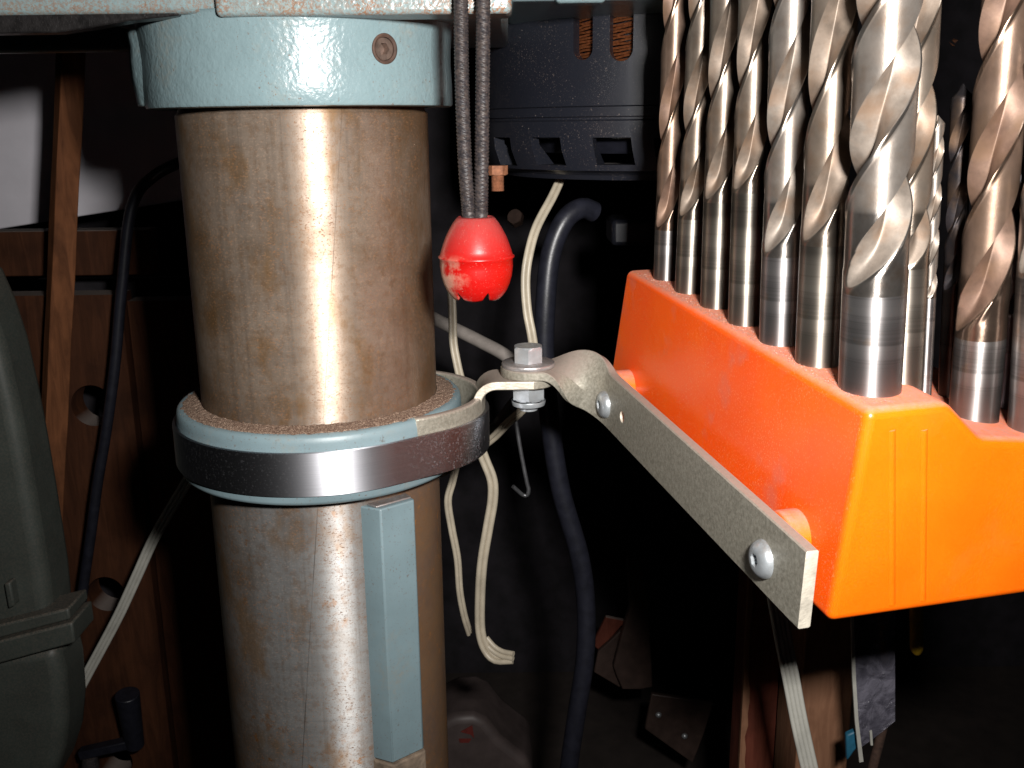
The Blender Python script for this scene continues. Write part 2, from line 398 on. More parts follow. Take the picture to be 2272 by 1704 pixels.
def prism(poly, z0, z1, fr=WORLD):
    n = len(poly)
    V = [fr(x, y, z0) for x, y in poly] + [fr(x, y, z1) for x, y in poly]
    return V, [tuple(range(n))[::-1], tuple(range(n, 2 * n))] + [(i, (i + 1) % n, n + (i + 1) % n, n + i) for i in range(n)]
def catmull(P, step):
    P = [Vector(p) for p in P]; Q = [P[0] * 2 - P[1]] + P + [P[-1] * 2 - P[-2]]; out = []
    for i in range(1, len(Q) - 2):
        a, b, c, d = Q[i - 1:i + 3]; n = max(2, int((c - b).length / step))
        for k in range(n):
            t = k / n
            out.append(.5 * ((2 * b) + (c - a) * t + (2 * a - 5 * b + 4 * c - d) * t * t + (3 * b - a - 3 * c + d) * t ** 3))
    return out + [P[-1]]
def sweep(path, profile, ref=(0, -1, 0), scale=None, twist=0.0):
    """profile: closed list of (x,y); x along the side vector, y along the outward vector"""
    V, Fs = [], []; n = len(profile); ref = Vector(ref).normalized(); side0 = None
    for i, p in enumerate(path):
        tg = (path[min(i + 1, len(path) - 1)] - path[max(i - 1, 0)]).normalized()
        if side0 is None: sd = tg.cross(ref).normalized()
        else: sd = (side0 - tg * side0.dot(tg)).normalized()
        side0 = sd; up = sd.cross(tg).normalized()
        a = twist * i / max(1, len(path) - 1); s2 = sd * math.cos(a) + up * math.sin(a); u2 = up * math.cos(a) - sd * math.sin(a)
        for j, (x, y) in enumerate(profile):
            k = scale(i, j) if scale else 1
            V.append(p + (s2 * x + u2 * y) * k)
    for i in range(len(path) - 1):
        for j in range(n):
            k = (j + 1) % n
            Fs.append((i * n + j, i * n + k, (i + 1) * n + k, (i + 1) * n + j))
    Fs += [tuple(range(n))[::-1], tuple((len(path) - 1) * n + j for j in range(n))]
    return V, Fs
def circ(r, n=20): return [(r * math.cos(2 * math.pi * i / n), r * math.sin(2 * math.pi * i / n)) for i in range(n)]
def ribbed(k, r, n=10):                 # k conductors side by side
    top = []; bot = []
    for c in range(k):
        cx = (c - (k - 1) / 2) * 2 * r * .92
        for i in range(n + 1):
            a = math.pi - math.pi * i / n
            if (c > 0 and i == 0) or (c < k - 1 and i == n): continue
            top.append((cx + r * math.cos(a), r * math.sin(a)))
    bot = [(x, -y) for x, y in reversed(top) if abs(y) > 1e-6]
    return top + bot
def cut(o, cutters):
    """boolean-subtract and bake"""
    for c in cutters:
        m = o.modifiers.new('cut', 'BOOLEAN'); m.operation = 'DIFFERENCE'; m.object = c; m.solver = 'EXACT'
    bpy.context.view_layer.update()
    dg = bpy.context.evaluated_depsgraph_get()
    me = bpy.data.meshes.new_from_object(o.evaluated_get(dg))
    o.modifiers.clear(); o.data = me
    for c in cutters: bpy.data.objects.remove(c, do_unlink=True)
    me.polygons.foreach_set('use_smooth', [True] * len(me.polygons)); me.set_sharp_from_angle(angle=math.radians(35))
    return o
def pixpoly(pts, Y, thick, Yref=None):
    """plate standing upright at depth Y whose outline was measured in the photograph"""
    q = [at(u, v, Yref or Y) for u, v in pts]
    return prism([(p.x, p.z) for p in q], Y, Y + thick, frame((0, 0, 0), (1, 0, 0), (0, 0, 1), (0, 1, 0)))
def hexpoly(r, rot=0): return [(r * math.cos(rot + math.pi / 3 * i), r * math.sin(rot + math.pi / 3 * i)) for i in range(6)]

# ================================================================== SETTING
V, Fs = box(-900, 900, 880, 895, -540, 700); props(mesh('wall', V, Fs, 'wall_black'), kind='structure')
V, Fs = box(-900, 900, 100, 880, -560, -525); props(mesh('workbench_top', V, Fs, 'bench_dark'), kind='structure')

# ================================================================== DRILL PRESS
AX, AY, CR = -66.4, 334.7, 40.0
press = thing('drill_press', (AX, AY, 0), 'pale blue green drill press with a rusty steel column under its cast head', 'drill press')
cf = frame((AX, AY, 0), (1, 0, 0), (0, 1, 0), (0, 0, 1))
V, Fs = lathe([(CR - 1, -524), (CR, -523)] + [(CR, -523 + 11 * i) for i in range(1, 47)] + [(CR, 3.6), (CR - .8, 4.4), (CR - 1.5, 6.5), (CR - 1.5, 20)], cf, 128)
mesh('column', V, Fs, 'column_steel', press)
# head casting: main body, proud pad, rear motor mount
def rbox(name, mat, x0, x1, y0, y1, z0, z1, bv, parent, sg=4):
    V, Fs = box(x0, x1, y0, y1, z0, z1); return mesh(name, V, Fs, mat, parent, bevel=bv, seg=sg)
ztop = 150
hl = at(0, 35, 288).z
V, Fs = box(-240, 0.2, 288.0, 430, hl, ztop); head = mesh('head_casting', V, Fs, 'teal_paint_edge', press)
V, Fs = box(-234, -121, 294.5, 424, hl - 20, ztop - 12); cutter = mesh('cutter', V, Fs, 'teal_paint', press)
cut(head, [cutter]); b_ = head.modifiers.new('bevel', 'BEVEL'); b_.width = .0022; b_.segments = 4; b_.limit_method = 'ANGLE'
V, Fs = prism([(-238, hl + .5), (-238, hl - 4.7), (-124, hl - 4.4), (-114, hl - 3.2), (-104, hl - 1.6), (-90, hl - .4), (-90, hl + .5)], 289.2, 296, frame((0, 0, 0), (1, 0, 0), (0, 0, 1), (0, 1, 0))); mesh('greasy_lip', V, Fs, 'black_grease', press, bevel=.6)
pad_z = at(800, 31, 286).z
rbox('front_pad', 'teal_paint_rusty', at(481, 30, 286).x, 1.2, 284.3, 300, pad_z - .4, 110, 1.5, press)
# rear mount seen to the right, under which the motor hangs
q0 = at(1136, 17, 345); q1 = at(1420, 2, 345)
V, Fs = box(0, 95, 345, 440, q1.z + .5, 70); mount_o = mesh('motor_mount', V, Fs, 'teal_paint', press, bevel=2, seg=3)
V, Fs = box(at(1232, 10, 343).x, at(1345, 10, 343).x, 342, 352, q1.z - .6, 66); mesh('mount_rib', V, Fs, 'teal_paint', mount_o, bevel=1.6, seg=3)
# round boss that grips the column
BR = 48.3; zb = 5.4
prof = [(CR + .6, zb + 8), (CR + .6, zb), (BR - 1.0, zb), (BR - .35, zb + .25), (BR - .05, zb + .9), (BR - .1, zb + 7), (BR - .35, zb + 13)]
zf = pad_z + 2
for i in range(9):
    a = i / 8 * math.pi / 2
    prof.append((BR - .35 + 1.7 * (1 - math.cos(a)), zb + 13 + (zf - zb - 13) * math.sin(a)))
prof.append((CR + .6, zf))
V, Fs = lathe(prof, cf, 128, cap=False); boss = mesh('collar_boss', V, Fs, 'teal_paint', press, angle=50)
# split ear at the left of the boss
e0 = at(300, 75, 330)
V, Fs = [], []
ear = []
for k, (u, v) in enumerate(((292, 74), (300, 110), (301, 140), (305, 175), (313, 210), (319, 238))):
    p = at(u, v, 331); ear.append(p)
for p in ear:
    V += [Vector((p.x, 329, p.z)), Vector((p.x + .8, 323.5, p.z)), Vector((p.x + 4.2, 318.0, p.z)), Vector((p.x + 15, 311.2, p.z)), Vector((p.x + 18, 345, p.z)), Vector((p.x, 345, p.z))]
for i in range(len(ear) - 1):
    for j in range(6): Fs.append((i * 6 + j, i * 6 + (j + 1) % 6, i * 6 + 6 + (j + 1) % 6, i * 6 + 6 + j))
Fs += [tuple(range(6)), tuple(range((len(ear) - 1) * 6, len(ear) * 6))]
mesh('boss_ear', V, Fs, 'teal_paint', press, bevel=.6, angle=50)
# set screw sunk in the boss
def on_cyl(u, v, R):
    d = ray(u, v); a = d.x ** 2 + d.y ** 2; b = -2 * (d.x * AX + d.y * AY); c = AX * AX + AY * AY - R * R
    return d * ((-b - math.sqrt(b * b - 4 * a * c)) / (2 * a))
sp_ = on_cyl(855, 108, BR); nn = Vector((sp_.x - AX, sp_.y - AY, 0)).normalized()
tt = Vector((0, 0, 1)).cross(nn)
sf = frame(sp_, tt, (0, 0, 1), nn)
bpy.context.view_layer.update()
V, Fs = lathe([(4.25, -6), (4.25, 3)], sf, 40); cutter = mesh('cutter', V, Fs, 'set_screw', press)
cut(boss, [cutter])
def socket_screw(fr, R, rh, top, depth, dome, base=0, n=36):
    """headed screw: dome profile, hexagonal socket; local z is the outward axis"""
    rings = []
    for i in range(7):
        a = i / 6 * math.pi / 2
        rings.append([(lambda r, z: [(r * math.cos(2 * math.pi * j / n), r * math.sin(2 * math.pi * j / n), z) for j in range(n)])(R * (1 - (1 - rh * 1.22 / R) * (1 - math.cos(a))), base + (top - base) * math.sin(a) if dome else (base if i == 0 else top))])
    rings = [r[0] for r in rings]
    hx = []
    for j in range(n):
        a = 2 * math.pi * j / n; am = (a % (math.pi / 3)) - math.pi / 6
        r = rh * math.cos(math.pi / 6) / math.cos(am); hx.append((r * math.cos(a), r * math.sin(a)))
    rings.append([(x, y, top) for x, y in hx]); rings.append([(x, y, top - depth) for x, y in hx])
    V = [fr(*p) for r in rings for p in r]; Fs = []
    for k in range(len(rings) - 1):
        for j in range(n): Fs.append((k * n + j, k * n + (j + 1) % n, (k + 1) * n + (j + 1) % n, (k + 1) * n + j))
    Fs.append(tuple((len(rings) - 1) * n + j for j in range(n)))
    return V, Fs
V, Fs = lathe([(4.22, -3.5), (4.22, -.15), (3.75, .12), (3.2, -.25), (3.2, -3.5)], sf, 40, cap=False); mesh('screw_hole_rim', V, Fs, 'rust_dark', boss)
V, Fs = socket_screw(sf, 3.1, 1.75, -.7, 2.4, False, -3.4); mesh('set_screw', V, Fs, 'set_screw', boss, angle=30)

# collar ring that carries the rack
zt, zbm = -90.2, -113.2
V, Fs = lathe([(CR + .3, zt - .6), (46.6, zt - .2), (47.6, zt - .55), (48.2, zt - 1.3), (48.5, zt - 3), (48.7, -100), (48.7, -111.6), (48.2, -112.6), (47, zbm), (CR + .3, zbm)], cf, 128, cap=False)
mesh('collar_ring', V, Fs, 'teal_smooth', press, angle=60)
# rack bar down the column
va = math.atan2(-AX, AY)                     # azimuth of the viewer seen from the axis (measured from -Y toward +X)
ra = va + math.radians(27.5)
rn = Vector((math.sin(ra), -math.cos(ra), 0)); rtv = Vector((rn.y * -1, rn.x, 0))
rf = frame((AX, AY, 0), rtv, rn, (0, 0, 1))
if rtv.x < 0: rf = frame((AX, AY, 0), -rtv, rn, (0, 0, 1))
poly = [(-9.2, 36.5), (-8.8, 39.6), (-5.6, 45.6), (7.0, 45.6), (7.8, 44.6), (7.8, 36.5)]
zr = on_cyl(885, 1684, 45).z
V, Fs = prism(poly, zr, -118.0, rf)
rack_o = mesh('rack', V, Fs, 'teal_smooth', press, bevel=.5)
V, Fs = prism([(x * 1.02, y + (.9 if y > 38 else 0)) for x, y in poly], zr - 30, zr - .4, rf); mesh('rack_end_block', V, Fs, 'dusty_brown', rack_o, bevel=.6)
V, Fs = prism([(-7.2, 40), (-6.2, 44.2), (7.0, 44.2), (7.5, 40)], -117.95, -117.2, rf); mesh('rack_top', V, Fs, 'washer_zinc', rack_o, bevel=.3)

# sawdust lying on the collar: uncountable
rg = random.Random(3)
V, Fs = [], []
N1, N2 = 200, 7
for j in range(N2):
    for i in range(N1):
        a = 2 * math.pi * i / N1; r = CR + .15 + (46.4 - CR) * j / (N2 - 1)
        h = (.95 * (1 - j / (N2 - 1)) ** .8) * (1 + rg.uniform(-.22, .22)) + .05
        if j == N2 - 1: r += rg.uniform(-.9, .5); h = -.03
        V.append(cf(r * math.cos(a), r * math.sin(a), zt - .25 + h))
for j in range(N2 - 1):
    for i in range(N1):
        k = (i + 1) % N1; Fs.append((j * N1 + i, j * N1 + k, (j + 1) * N1 + k, (j + 1) * N1 + i))
def chip(c, s, rr):
    q = [Vector((rr.uniform(-1, 1), rr.uniform(-1, 1), rr.uniform(-.5, .8))) * s + c for _ in range(4)]
    return q, [(0, 1, 2), (0, 2, 3), (0, 3, 1), (1, 3, 2)]
parts = [(V, Fs)]
for _ in range(9000):
    a = rg.uniform(0, 2 * math.pi); r = CR + .3 + abs(rg.gauss(0, 3.3))
    if r > 47.9: continue
    h = .95 * max(0, 1 - (r - CR) / 6.4) ** .8
    parts.append(chip(cf(r * math.cos(a), r * math.sin(a), zt - .2 + h), rg.uniform(.07, .21), rg))
V, Fs = join(*parts)
props(mesh('sawdust', V, Fs, 'sawdust', None, smooth=False, recalc=False, origin=(AX, AY, zt)), 'pinkish brown sawdust heaped on the collar around the column foot', 'sawdust', kind='stuff')

# ================================================================== CLAMP ROUND THE COLLAR
LX, LR = -45.0, 35.6
clamp = thing('clamp_bracket', (AX, AY, -102), 'polished steel strap clamped round the collar with a bent tab for a hinge bolt', 'clamp')
pts = [(AX + 48.9 * math.cos(a), AY + 48.9 * math.sin(a)) for a in [2 * math.pi * i / 360 for i in range(360)]] + \
      [(LX + (LR + .25) * math.cos(a), AY + (LR + .25) * math.sin(a)) for a in [2 * math.pi * i / 360 for i in range(360)]]
def hull(P):
    P = sorted(set(P)); lo = []; up = []
    for lst, seq in ((lo, P), (up, P[::-1])):
        for p in seq:
            while len(lst) > 1 and (lst[-1][0] - lst[-2][0]) * (p[1] - lst[-2][1]) - (lst[-1][1] - lst[-2][1]) * (p[0] - lst[-2][0]) <= 0: lst.pop()
            lst.append(p)
    return lo[:-1] + up[:-1]
H = hull(pts)
# resample evenly
res = []
for i in range(len(H)):
    a, b = Vector((*H[i], 0)), Vector((*H[(i + 1) % len(H)], 0)); n = max(1, int((b - a).length / 1.0))
    for k in range(n): res.append(a.lerp(b, k / n))
H = res; n = len(H); V, Fs = [], []
ring = [(.0, -109.6), (.95, -109.4), (1.05, -109.0), (1.05, -96.0), (.95, -95.6), (.0, -95.5)]
for i in range(n):
    t_ = (H[(i + 1) % n] - H[i - 1]).normalized(); nr = Vector((t_.y, -t_.x, 0))
    for o_, z in ring: V.append(H[i] + nr * o_ + Vector((0, 0, z)))
m = len(ring)
for i in range(n):
    for j in range(m): Fs.append((i * m + j, ((i + 1) % n) * m + j, ((i + 1) % n) * m + (j + 1) % m, i * m + (j + 1) % m))
mesh('strap', V, Fs, 'polished_steel', clamp, angle=40)
# inner leg hugging the collar, and the tab folded outward from it
TH = 2.9; zl, zh = -108.0, -92.6; BEND = 4.2; TABZ = zh + BEND     # tab mid height
a_in = 15.0
V, Fs = [], []
A0, A1 = -66, 66; M = 66
for i in range(M + 1):
    a = math.radians(A0 + (A1 - A0) * i / M); c_, s_ = math.cos(a), math.sin(a)
    for r, z in ((LR - TH, zl), (LR, zl), (LR, zh + 2.0), (LR - .5, zh + 2.5), (LR - TH + .5, zh + 2.5), (LR - TH, zh + 2)): V.append(Vector((LX + r * c_, AY + r * s_, z)))
for i in range(M):
    for j in range(6): Fs.append((i * 6 + j, i * 6 + (j + 1) % 6, (i + 1) * 6 + (j + 1) % 6, (i + 1) * 6 + j))
idx = [0] * len(Fs)
Fs += [tuple(range(6)), tuple(M * 6 + j for j in range(6))]; idx += [1, 1]
mesh('bracket_leg', V, Fs, None, clamp, mats=['zinc_strip', 'cut_steel'], idx=idx, bevel=.3)
bolt = at(1172, 812, 335); BX, BY = bolt.x, 335.0
tab_top = at(1172, 846, 326).z
# tab: leg -> quarter bend -> flat, ending round at the bolt
rows = []
def trow(y, x_leg):
    pts = [(x_leg - TH / 2, zh - 3)]
    ztab = tab_top - TH / 2
    for k in range(9):
        a = k / 8 * math.pi / 2
        rr_ = ztab - zh
        pts.append((x_leg - TH / 2 + rr_ * (1 - math.cos(a)) * 1.0, zh + rr_ * math.sin(a)))
    return pts
V, Fs = [], []
WY = 9.2; NR = 12
for i in range(NR + 1):
    y = -WY + 2 * WY * i / NR
    xl = LX + math.sqrt(LR ** 2 - y * y)
    mid = trow(y, xl)
    xe = BX + math.sqrt(max(0, 9.35 ** 2 - y * y))
    last = mid[-1]
    for k in range(1, 7): mid.append((last[0] + (xe - last[0]) * k / 6, last[1]))
    up_, dn_ = [], []
    for k in range(len(mid)):
        p0 = mid[max(0, k - 1)]; p1 = mid[min(len(mid) - 1, k + 1)]
        tx, tz = p1[0] - p0[0], p1[1] - p0[1]; l = math.hypot(tx, tz) or 1
        nx, nz = -tz / l, tx / l
        up_.append(Vector((mid[k][0] + nx * TH / 2, AY + y, mid[k][1] + nz * TH / 2)))
        dn_.append(Vector((mid[k][0] - nx * TH / 2, AY + y, mid[k][1] - nz * TH / 2)))
    V += up_ + dn_[::-1]
nr = len(up_) * 2
for i in range(NR):
    for j in range(nr): Fs.append((i * nr + j, i * nr + (j + 1) % nr, (i + 1) * nr + (j + 1) % nr, (i + 1) * nr + j))
h_ = nr // 2
idx = [0] * len(Fs)
for e in (0, NR * nr):
    for j in range(h_ - 1): Fs.append((e + j, e + j + 1, e + nr - 2 - j, e + nr - 1 - j)); idx.append(1)
mesh('hinge_tab', V, Fs, None, clamp, mats=['zinc_strip', 'cut_steel'], idx=idx, bevel=.35, angle=50)
# bolt through tab and arm
hb = thing('hinge_bolt', (BX, BY, tab_top), 'zinc hex bolt with washer pinning the drill stand arm to the clamp tab', 'bolt')
ARM_T = 3.1; z_arm = tab_top + ARM_T
bf = frame((BX, BY, 0), (1, 0, 0), (0, 1, 0), (0, 0, 1))
V, Fs = lathe([(3.3, z_arm + .05), (9.0, z_arm + .05), (9.2, z_arm + .3), (9.2, z_arm + 1.3), (8.9, z_arm + 1.65), (3.3, z_arm + 1.65)], bf, 48, cap=False); mesh('washer', V, Fs, 'washer_zinc', hb, angle=50)
zw = z_arm + 1.7
def hexhead(z0, z1, r, ch, fr, top=True, bot=False, rot=0.0):
    n = 36; rings = []
    def hr(a):
        am = ((a - rot) % (math.pi / 3)) - math.pi / 6; return r * math.cos(math.pi / 6) / math.cos(am)
    zs = [z0 + i * (z1 - z0) / 10 for i in range(11)]
    for z in zs:
        q = []
        for j in range(n):
            a = 2 * math.pi * j / n; x = hr(a)
            lim = 1e9
            if top: lim = min(lim, r * .87 + (z1 - z) * 1.9)
            if bot: lim = min(lim, r * .87 + (z - z0) * 1.9)
            x = min(x, lim); q.append(fr(x * math.cos(a), x * math.sin(a), z))
        rings.append(q)
    V = [p for q in rings for p in q]; Fs = []
    for k in range(len(rings) - 1):
        for j in range(n): Fs.append((k * n + j, k * n + (j + 1) % n, (k + 1) * n + (j + 1) % n, (k + 1) * n + j))
    Fs += [tuple(range(n))[::-1], tuple((len(rings) - 1) * n + j for j in range(n))]
    return V, Fs
tilt = Matrix.Rotation(math.radians(4), 3, 'Y')
hf = frame((BX, BY, 0), (1, 0, 0), (0, 1, 0), (0, 0, 1))
V, Fs = hexhead(zw, zw + 5.6, 5.5, 1, hf, True, False, math.radians(92)); mesh('bolt_head', V, Fs, 'bright_zinc', hb, angle=24)
V, Fs = lathe([(3.15, tab_top - TH - 9.6), (3.15, z_arm + 2)], hf, 24); mesh('bolt_shank', V, Fs, 'bright_zinc', hb)
zn = tab_top - TH
V, Fs = hexhead(zn - 5.8, zn - .05, 6.1, 1, hf, False, True, math.radians(90)); mesh('lock_nut', V, Fs, 'bright_zinc', hb, angle=24)
V, Fs = lathe([(5.9, zn - 6.0), (6.0, zn - 6.4), (5.7, zn - 7.7), (4.6, zn - 8.3), (3.2, zn - 8.3)], hf, 40, cap=False); mesh('nut_collar', V, Fs, 'bright_zinc', hb)

# ================================================================== SWINGING ARM (strip of steel, twisted upright)
PHI, TAU = math.radians(14.0), math.radians(4.0)
aV = Vector((-math.sin(PHI) * math.cos(TAU), math.cos(PHI) * math.cos(TAU), math.sin(TAU)))     # along the stand, away from the viewer
bV = Vector((math.cos(PHI), math.sin(PHI), 0))                                                  # across it, to the right
hV = bV.cross(aV).normalized()
arm = thing('swing_arm', (BX, BY, z_arm), 'dull steel strip arm twisted upright that carries the orange drill stand', 'bracket arm')
near = at(1779, 1311, 199.5) + bV * 1.55
L_bar = 127.0
far_ = near + aV * L_bar
zc = tab_top + ARM_T / 2 + .05
P = [Vector((BX - 9.6, BY, zc)), Vector((BX, BY, zc)), Vector((BX + 8, BY - .1, zc)), Vector((BX + 15.5, BY - 1.0, zc - .3)), Vector((BX + 22, BY - 3.4, (zc + far_.z) / 2 + .8)),
     far_ + Vector((-1.6, 6.2, .7)), far_ - aV * 4.0]
path = catmull(P, 1.0)
nstr = 30
e = path[-1]
for _ in range(60):
    path = [path[0]] + [path[i] * .5 + (path[i - 1] + path[i + 1]) * .25 if i > 14 else path[i] for i in range(1, len(path) - 1)] + [path[-1]]
path += [e.lerp(near, (i + 1) / nstr) for i in range(nstr)]
W = 19.6
cum = [0]
for i in range(1, len(path)): cum.append(cum[-1] + (path[i] - path[i - 1]).length)
V, Fs = [], []
ns = 12
for i, p in enumerate(path):
    tg = (path[min(i + 1, len(path) - 1)] - path[max(i - 1, 0)]).normalized()
    s_ = cum[i]
    f = min(1, max(0, (s_ - 15) / 21.0)); f = f * f * (3 - 2 * f)
    flat = Vector((0, 0, 1)).cross(tg).normalized()          # points away from the viewer while the arm runs right
    upv = tg.cross(flat) * -1
    upz = flat.cross(tg); upz = upz if upz.z > 0 else -upz
    ang = f * math.pi / 2
    wv = flat * math.cos(ang) + Vector((0, 0, 1)) * math.sin(ang)
    wv = (wv - tg * wv.dot(tg)).normalized()
    nv = wv.cross(tg) if (wv.cross(tg)).dot(Vector((0, 0, 1)) * math.cos(ang) + Vector((-1, -.3, 0)) * math.sin(ang)) > 0 else tg.cross(wv)
    hw = W / 2
    if s_ < 9.6: hw = math.sqrt(max(.04, 9.6 ** 2 - (9.6 - s_) ** 2)) * (W / 2) / 9.6
    c = .35
    hh = ARM_T / 2
    for (x, y) in ((-hw, -hh + c), (-hw, hh - c), (-hw + c, hh), (-hw / 3, hh), (hw / 3, hh), (hw - c, hh), (hw, hh - c), (hw, -hh + c), (hw - c, -hh), (hw / 3, -hh), (-hw / 3, -hh), (-hw + c, -hh)):
        if i == len(path) - 1: x *= .985
        V.append(p + wv * x + nv * y)
for i in range(len(path) - 1):
    for j in range(ns): Fs.append((i * ns + j, i * ns + (j + 1) % ns, (i + 1) * ns + (j + 1) % ns, (i + 1) * ns + j))
idx = [0] * len(Fs)
Fs += [tuple(range(ns)), tuple((len(path) - 1) * ns + j for j in range(ns))]; idx += [1, 1]
bar = mesh('strip', V, Fs, None, arm, mats=['zinc_strip', 'cut_steel'], idx=idx, angle=50)
def bar_point(u, v, off=0.0):              # pixel on the bar's outer face
    o_ = near - bV * ARM_T / 2; d = ray(u, v); n_ = bV
    return d * (o_.dot(n_) / d.dot(n_)) - bV * off
hole = bar_point(1380, 925)
V, Fs = lathe([(1.9, -8), (1.9, 8)], frame(hole, aV, hV, -bV), 24); cutter = mesh('cutter', V, Fs, 'cut_steel', arm)
cut(bar, [cutter]); b_ = bar.modifiers.new('bevel', 'BEVEL'); b_.width = .0006; b_.segments = 3; b_.limit_method = 'ANGLE'; b_.angle_limit = math.radians(60)
SCREWS = [bar_point(1344, 897), bar_point(1695, 1240)]
for p, lab in zip(SCREWS, ('button head screw beside the small hole', 'button head screw near the free end')):
    V, Fs = socket_screw(frame(p, aV, hV, -bV), 4.75, 1.75, 2.6, 1.9, True, .05)
    o = mesh('button_screw', V, Fs, 'bright_zinc', arm, angle=30); o['label'] = lab

# ================================================================== DRILL STAND
B0 = at(1838, 1385, 201.0)
stand = thing('drill_stand', B0, 'bright orange plastic drill stand dusted with sawdust, screwed to the steel arm', 'drill stand')
bx = frame(B0, aV, bV, hV)
def local(p): d = p - B0; return d.dot(aV), d.dot(bV), d.dot(hV)
LEN = 150.0
# the near face outline (across, height); the top is a plateau with a lower tier to its right
HT = local(at(1900, 892, 205.0))[2]
def prof_at(fa):
    # fa: 0 near end .. 1 far end; ribs only on the near face
    return [(0, 0), (4.0, HT), (23.6, HT + .2), (33.2, HT - 8.8), (66, HT - 12.8), (71, 0)]
pr = prof_at(0); n = len(pr); V = []; Fs = []
for a_, dr in ((0.0, 1), (LEN, -1)):
    for (w_, h_) in pr:
        V.append(bx(a_ + dr * h_ * (.022 if dr > 0 else .09), w_, h_))
Fs = [tuple(range(n)), tuple(range(n, 2 * n))[::-1]] + [(i, (i + 1) % n, n + (i + 1) % n, n + i) for i in range(n)]
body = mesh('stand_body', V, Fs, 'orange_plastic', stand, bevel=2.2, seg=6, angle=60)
# moulded ribs on the near face
def face_local(u, v): d = ray(u, v); return local(d * (B0.dot(aV) / d.dot(aV)))
for u0, u1, rad in ((1986, 1980, 1.15), (2058, 2048, 1.1)):
    lt, lb = face_local(u0, 930), face_local(u1, 1330)
    q = []
    for i in range(9):
        h_ = 2.6 + (HT - (5.0 if u0 < 2000 else 5.6) - 2.6) * i / 8; k = (h_ - lb[2]) / (lt[2] - lb[2])
        q.append(bx(h_ * .022 + rad - .36, lb[1] + (lt[1] - lb[1]) * k, h_))
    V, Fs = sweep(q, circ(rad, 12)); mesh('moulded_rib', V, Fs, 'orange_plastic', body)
# bosses the screws go into
for p in SCREWS:
    l = local(p)
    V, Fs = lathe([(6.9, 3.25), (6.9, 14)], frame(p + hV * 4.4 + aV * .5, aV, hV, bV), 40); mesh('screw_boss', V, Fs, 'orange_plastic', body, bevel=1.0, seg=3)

# ================================================================== DRILL BITS
SL = math.tan(TAU) * .98
ptop = bx(20, 12, HT + .1)
def tier(u, v, drop=0.0): return on_plane(u, v, ptop.z - drop, ptop.y, SL)
def section(D, npt=72):
    R = D / 2; out = []; kind = []
    half = npt // 2
    for i in range(npt):
        th = (i % half) / half * math.pi
        land = math.radians(96)
        if th < math.radians(9): r = R; kind.append(0)
        elif th < land: r = R * .955; kind.append(0)
        else:
            t_ = (th - land) / (math.pi - land); t_ = t_ ** .9
            r = R * (.965 - .70 * math.sin(math.pi * t_) ** .72); kind.append(1)
        out.append((2 * math.pi * i / npt, r))
    return out, kind
def drill(u, v, wpx, utop, vrun, half, key, label, drop=0.0, tweak=0.0, vtip=None, group='twist drills standing in the orange stand'):
    base = tier(u, v, drop)
    D = wpx / F * base.dot(FW)
    Yt = base.y - .068 * 60
    top = at(utop, 0, Yt)
    ax = (top - base).normalized()
    base = base - ax * (D * .12)
    sx = ax.cross(Vector((0, 1, 0))).normalized(); sy = ax.cross(sx).normalized()
    if sx.x < 0: sx, sy = -sx, -sy
    if sx.cross(sy).dot(ax) < 0: sy = -sy
    fr = frame(base, sx, sy, ax)
    d = ray(u + (utop - u) * (v - vrun) / v, vrun); run = (d * (base.y / d.y) - base).length
    d2 = ray(u + (utop - u) * (v - vrun + half) / v, vrun - half); pitch = 2 * ((d2 * ((base.y - 1.5) / d2.y) - base).length - run)
    if vtip is None: tip = run + D * 6.0 + 42
    else: d = ray(utop, vtip); tip = (d * ((base.y - 3) / d.y) - base).length
    t = thing('drill_bit', base, label, 'drill bit', group)
    R = D / 2
    z0 = run - D * .08
    V, Fs = lathe([(R * .93, -7), (R, -6)] + [(R, -6 + (z0 + 6) * i / 10) for i in range(1, 11)], fr, 64, cap=False); mesh('shank', V, Fs, 'shank_' + key, t)
    sec, kind = section(D); npt = len(sec)
    runl = D * 1.5
    seen = math.atan2(-base.y, -base.x)              # direction towards the viewer
    phase = seen - math.pi / 2 + math.radians(38 + tweak) - math.radians(138) - 2 * math.pi * run / pitch
    V, Fs, att = [], [], []
    step = min(D * .08, .9); nz = int((tip - z0) / step)
    for i in range(nz + 1):
        z = z0 + (tip - z0) * i / nz
        tw = 2 * math.pi * z / pitch + phase
        f = min(1, max(0, (z - z0) / runl)); lift = (1 - math.sin(f * math.pi / 2)) ** 1.2 * D * .40
        tp = min(1.0, max(.05, (tip - z) / (D * .5) * .86 + .05)) if tip - z < D * .6 else 1.0
        for a, r in sec:
            cap_ = D / 2 if f < .25 else D / 2 * (1.0 if r > D * .495 else .978)
            rr_ = min(r + lift, cap_) * tp
            V.append(fr(rr_ * math.cos(a + tw), rr_ * math.sin(a + tw), z)); att.append(max(0, 1 - rr_ / (D / 2 * tp)))
    for i in range(nz):
        for j in range(npt):
            k = (j + 1) % npt
            Fs.append((i * npt + j, i * npt + k, (i + 1) * npt + k, (i + 1) * npt + j))
    Fs += [tuple(range(npt))[::-1], tuple(nz * npt + j for j in range(npt))]
    o = mesh('fluted_body', V, Fs, 'drill_' + key, t, angle=44, recalc=False)
    at_ = o.data.attributes.new('milled', 'FLOAT', 'POINT'); at_.data.foreach_set('value', att)
    return t
drill(1477, 620, 55, 1500, 503, 235, 'brown', 'coppery brown twist drill at the far left end of the row')
drill(1528, 648, 62, 1560, 478, 231, 'tan', 'slim twist drill second from the far end, next to the coppery brown one')
drill(1588, 680, 68, 1613, 440, 273, 'tan', 'tan twist drill third from the far end of the row')
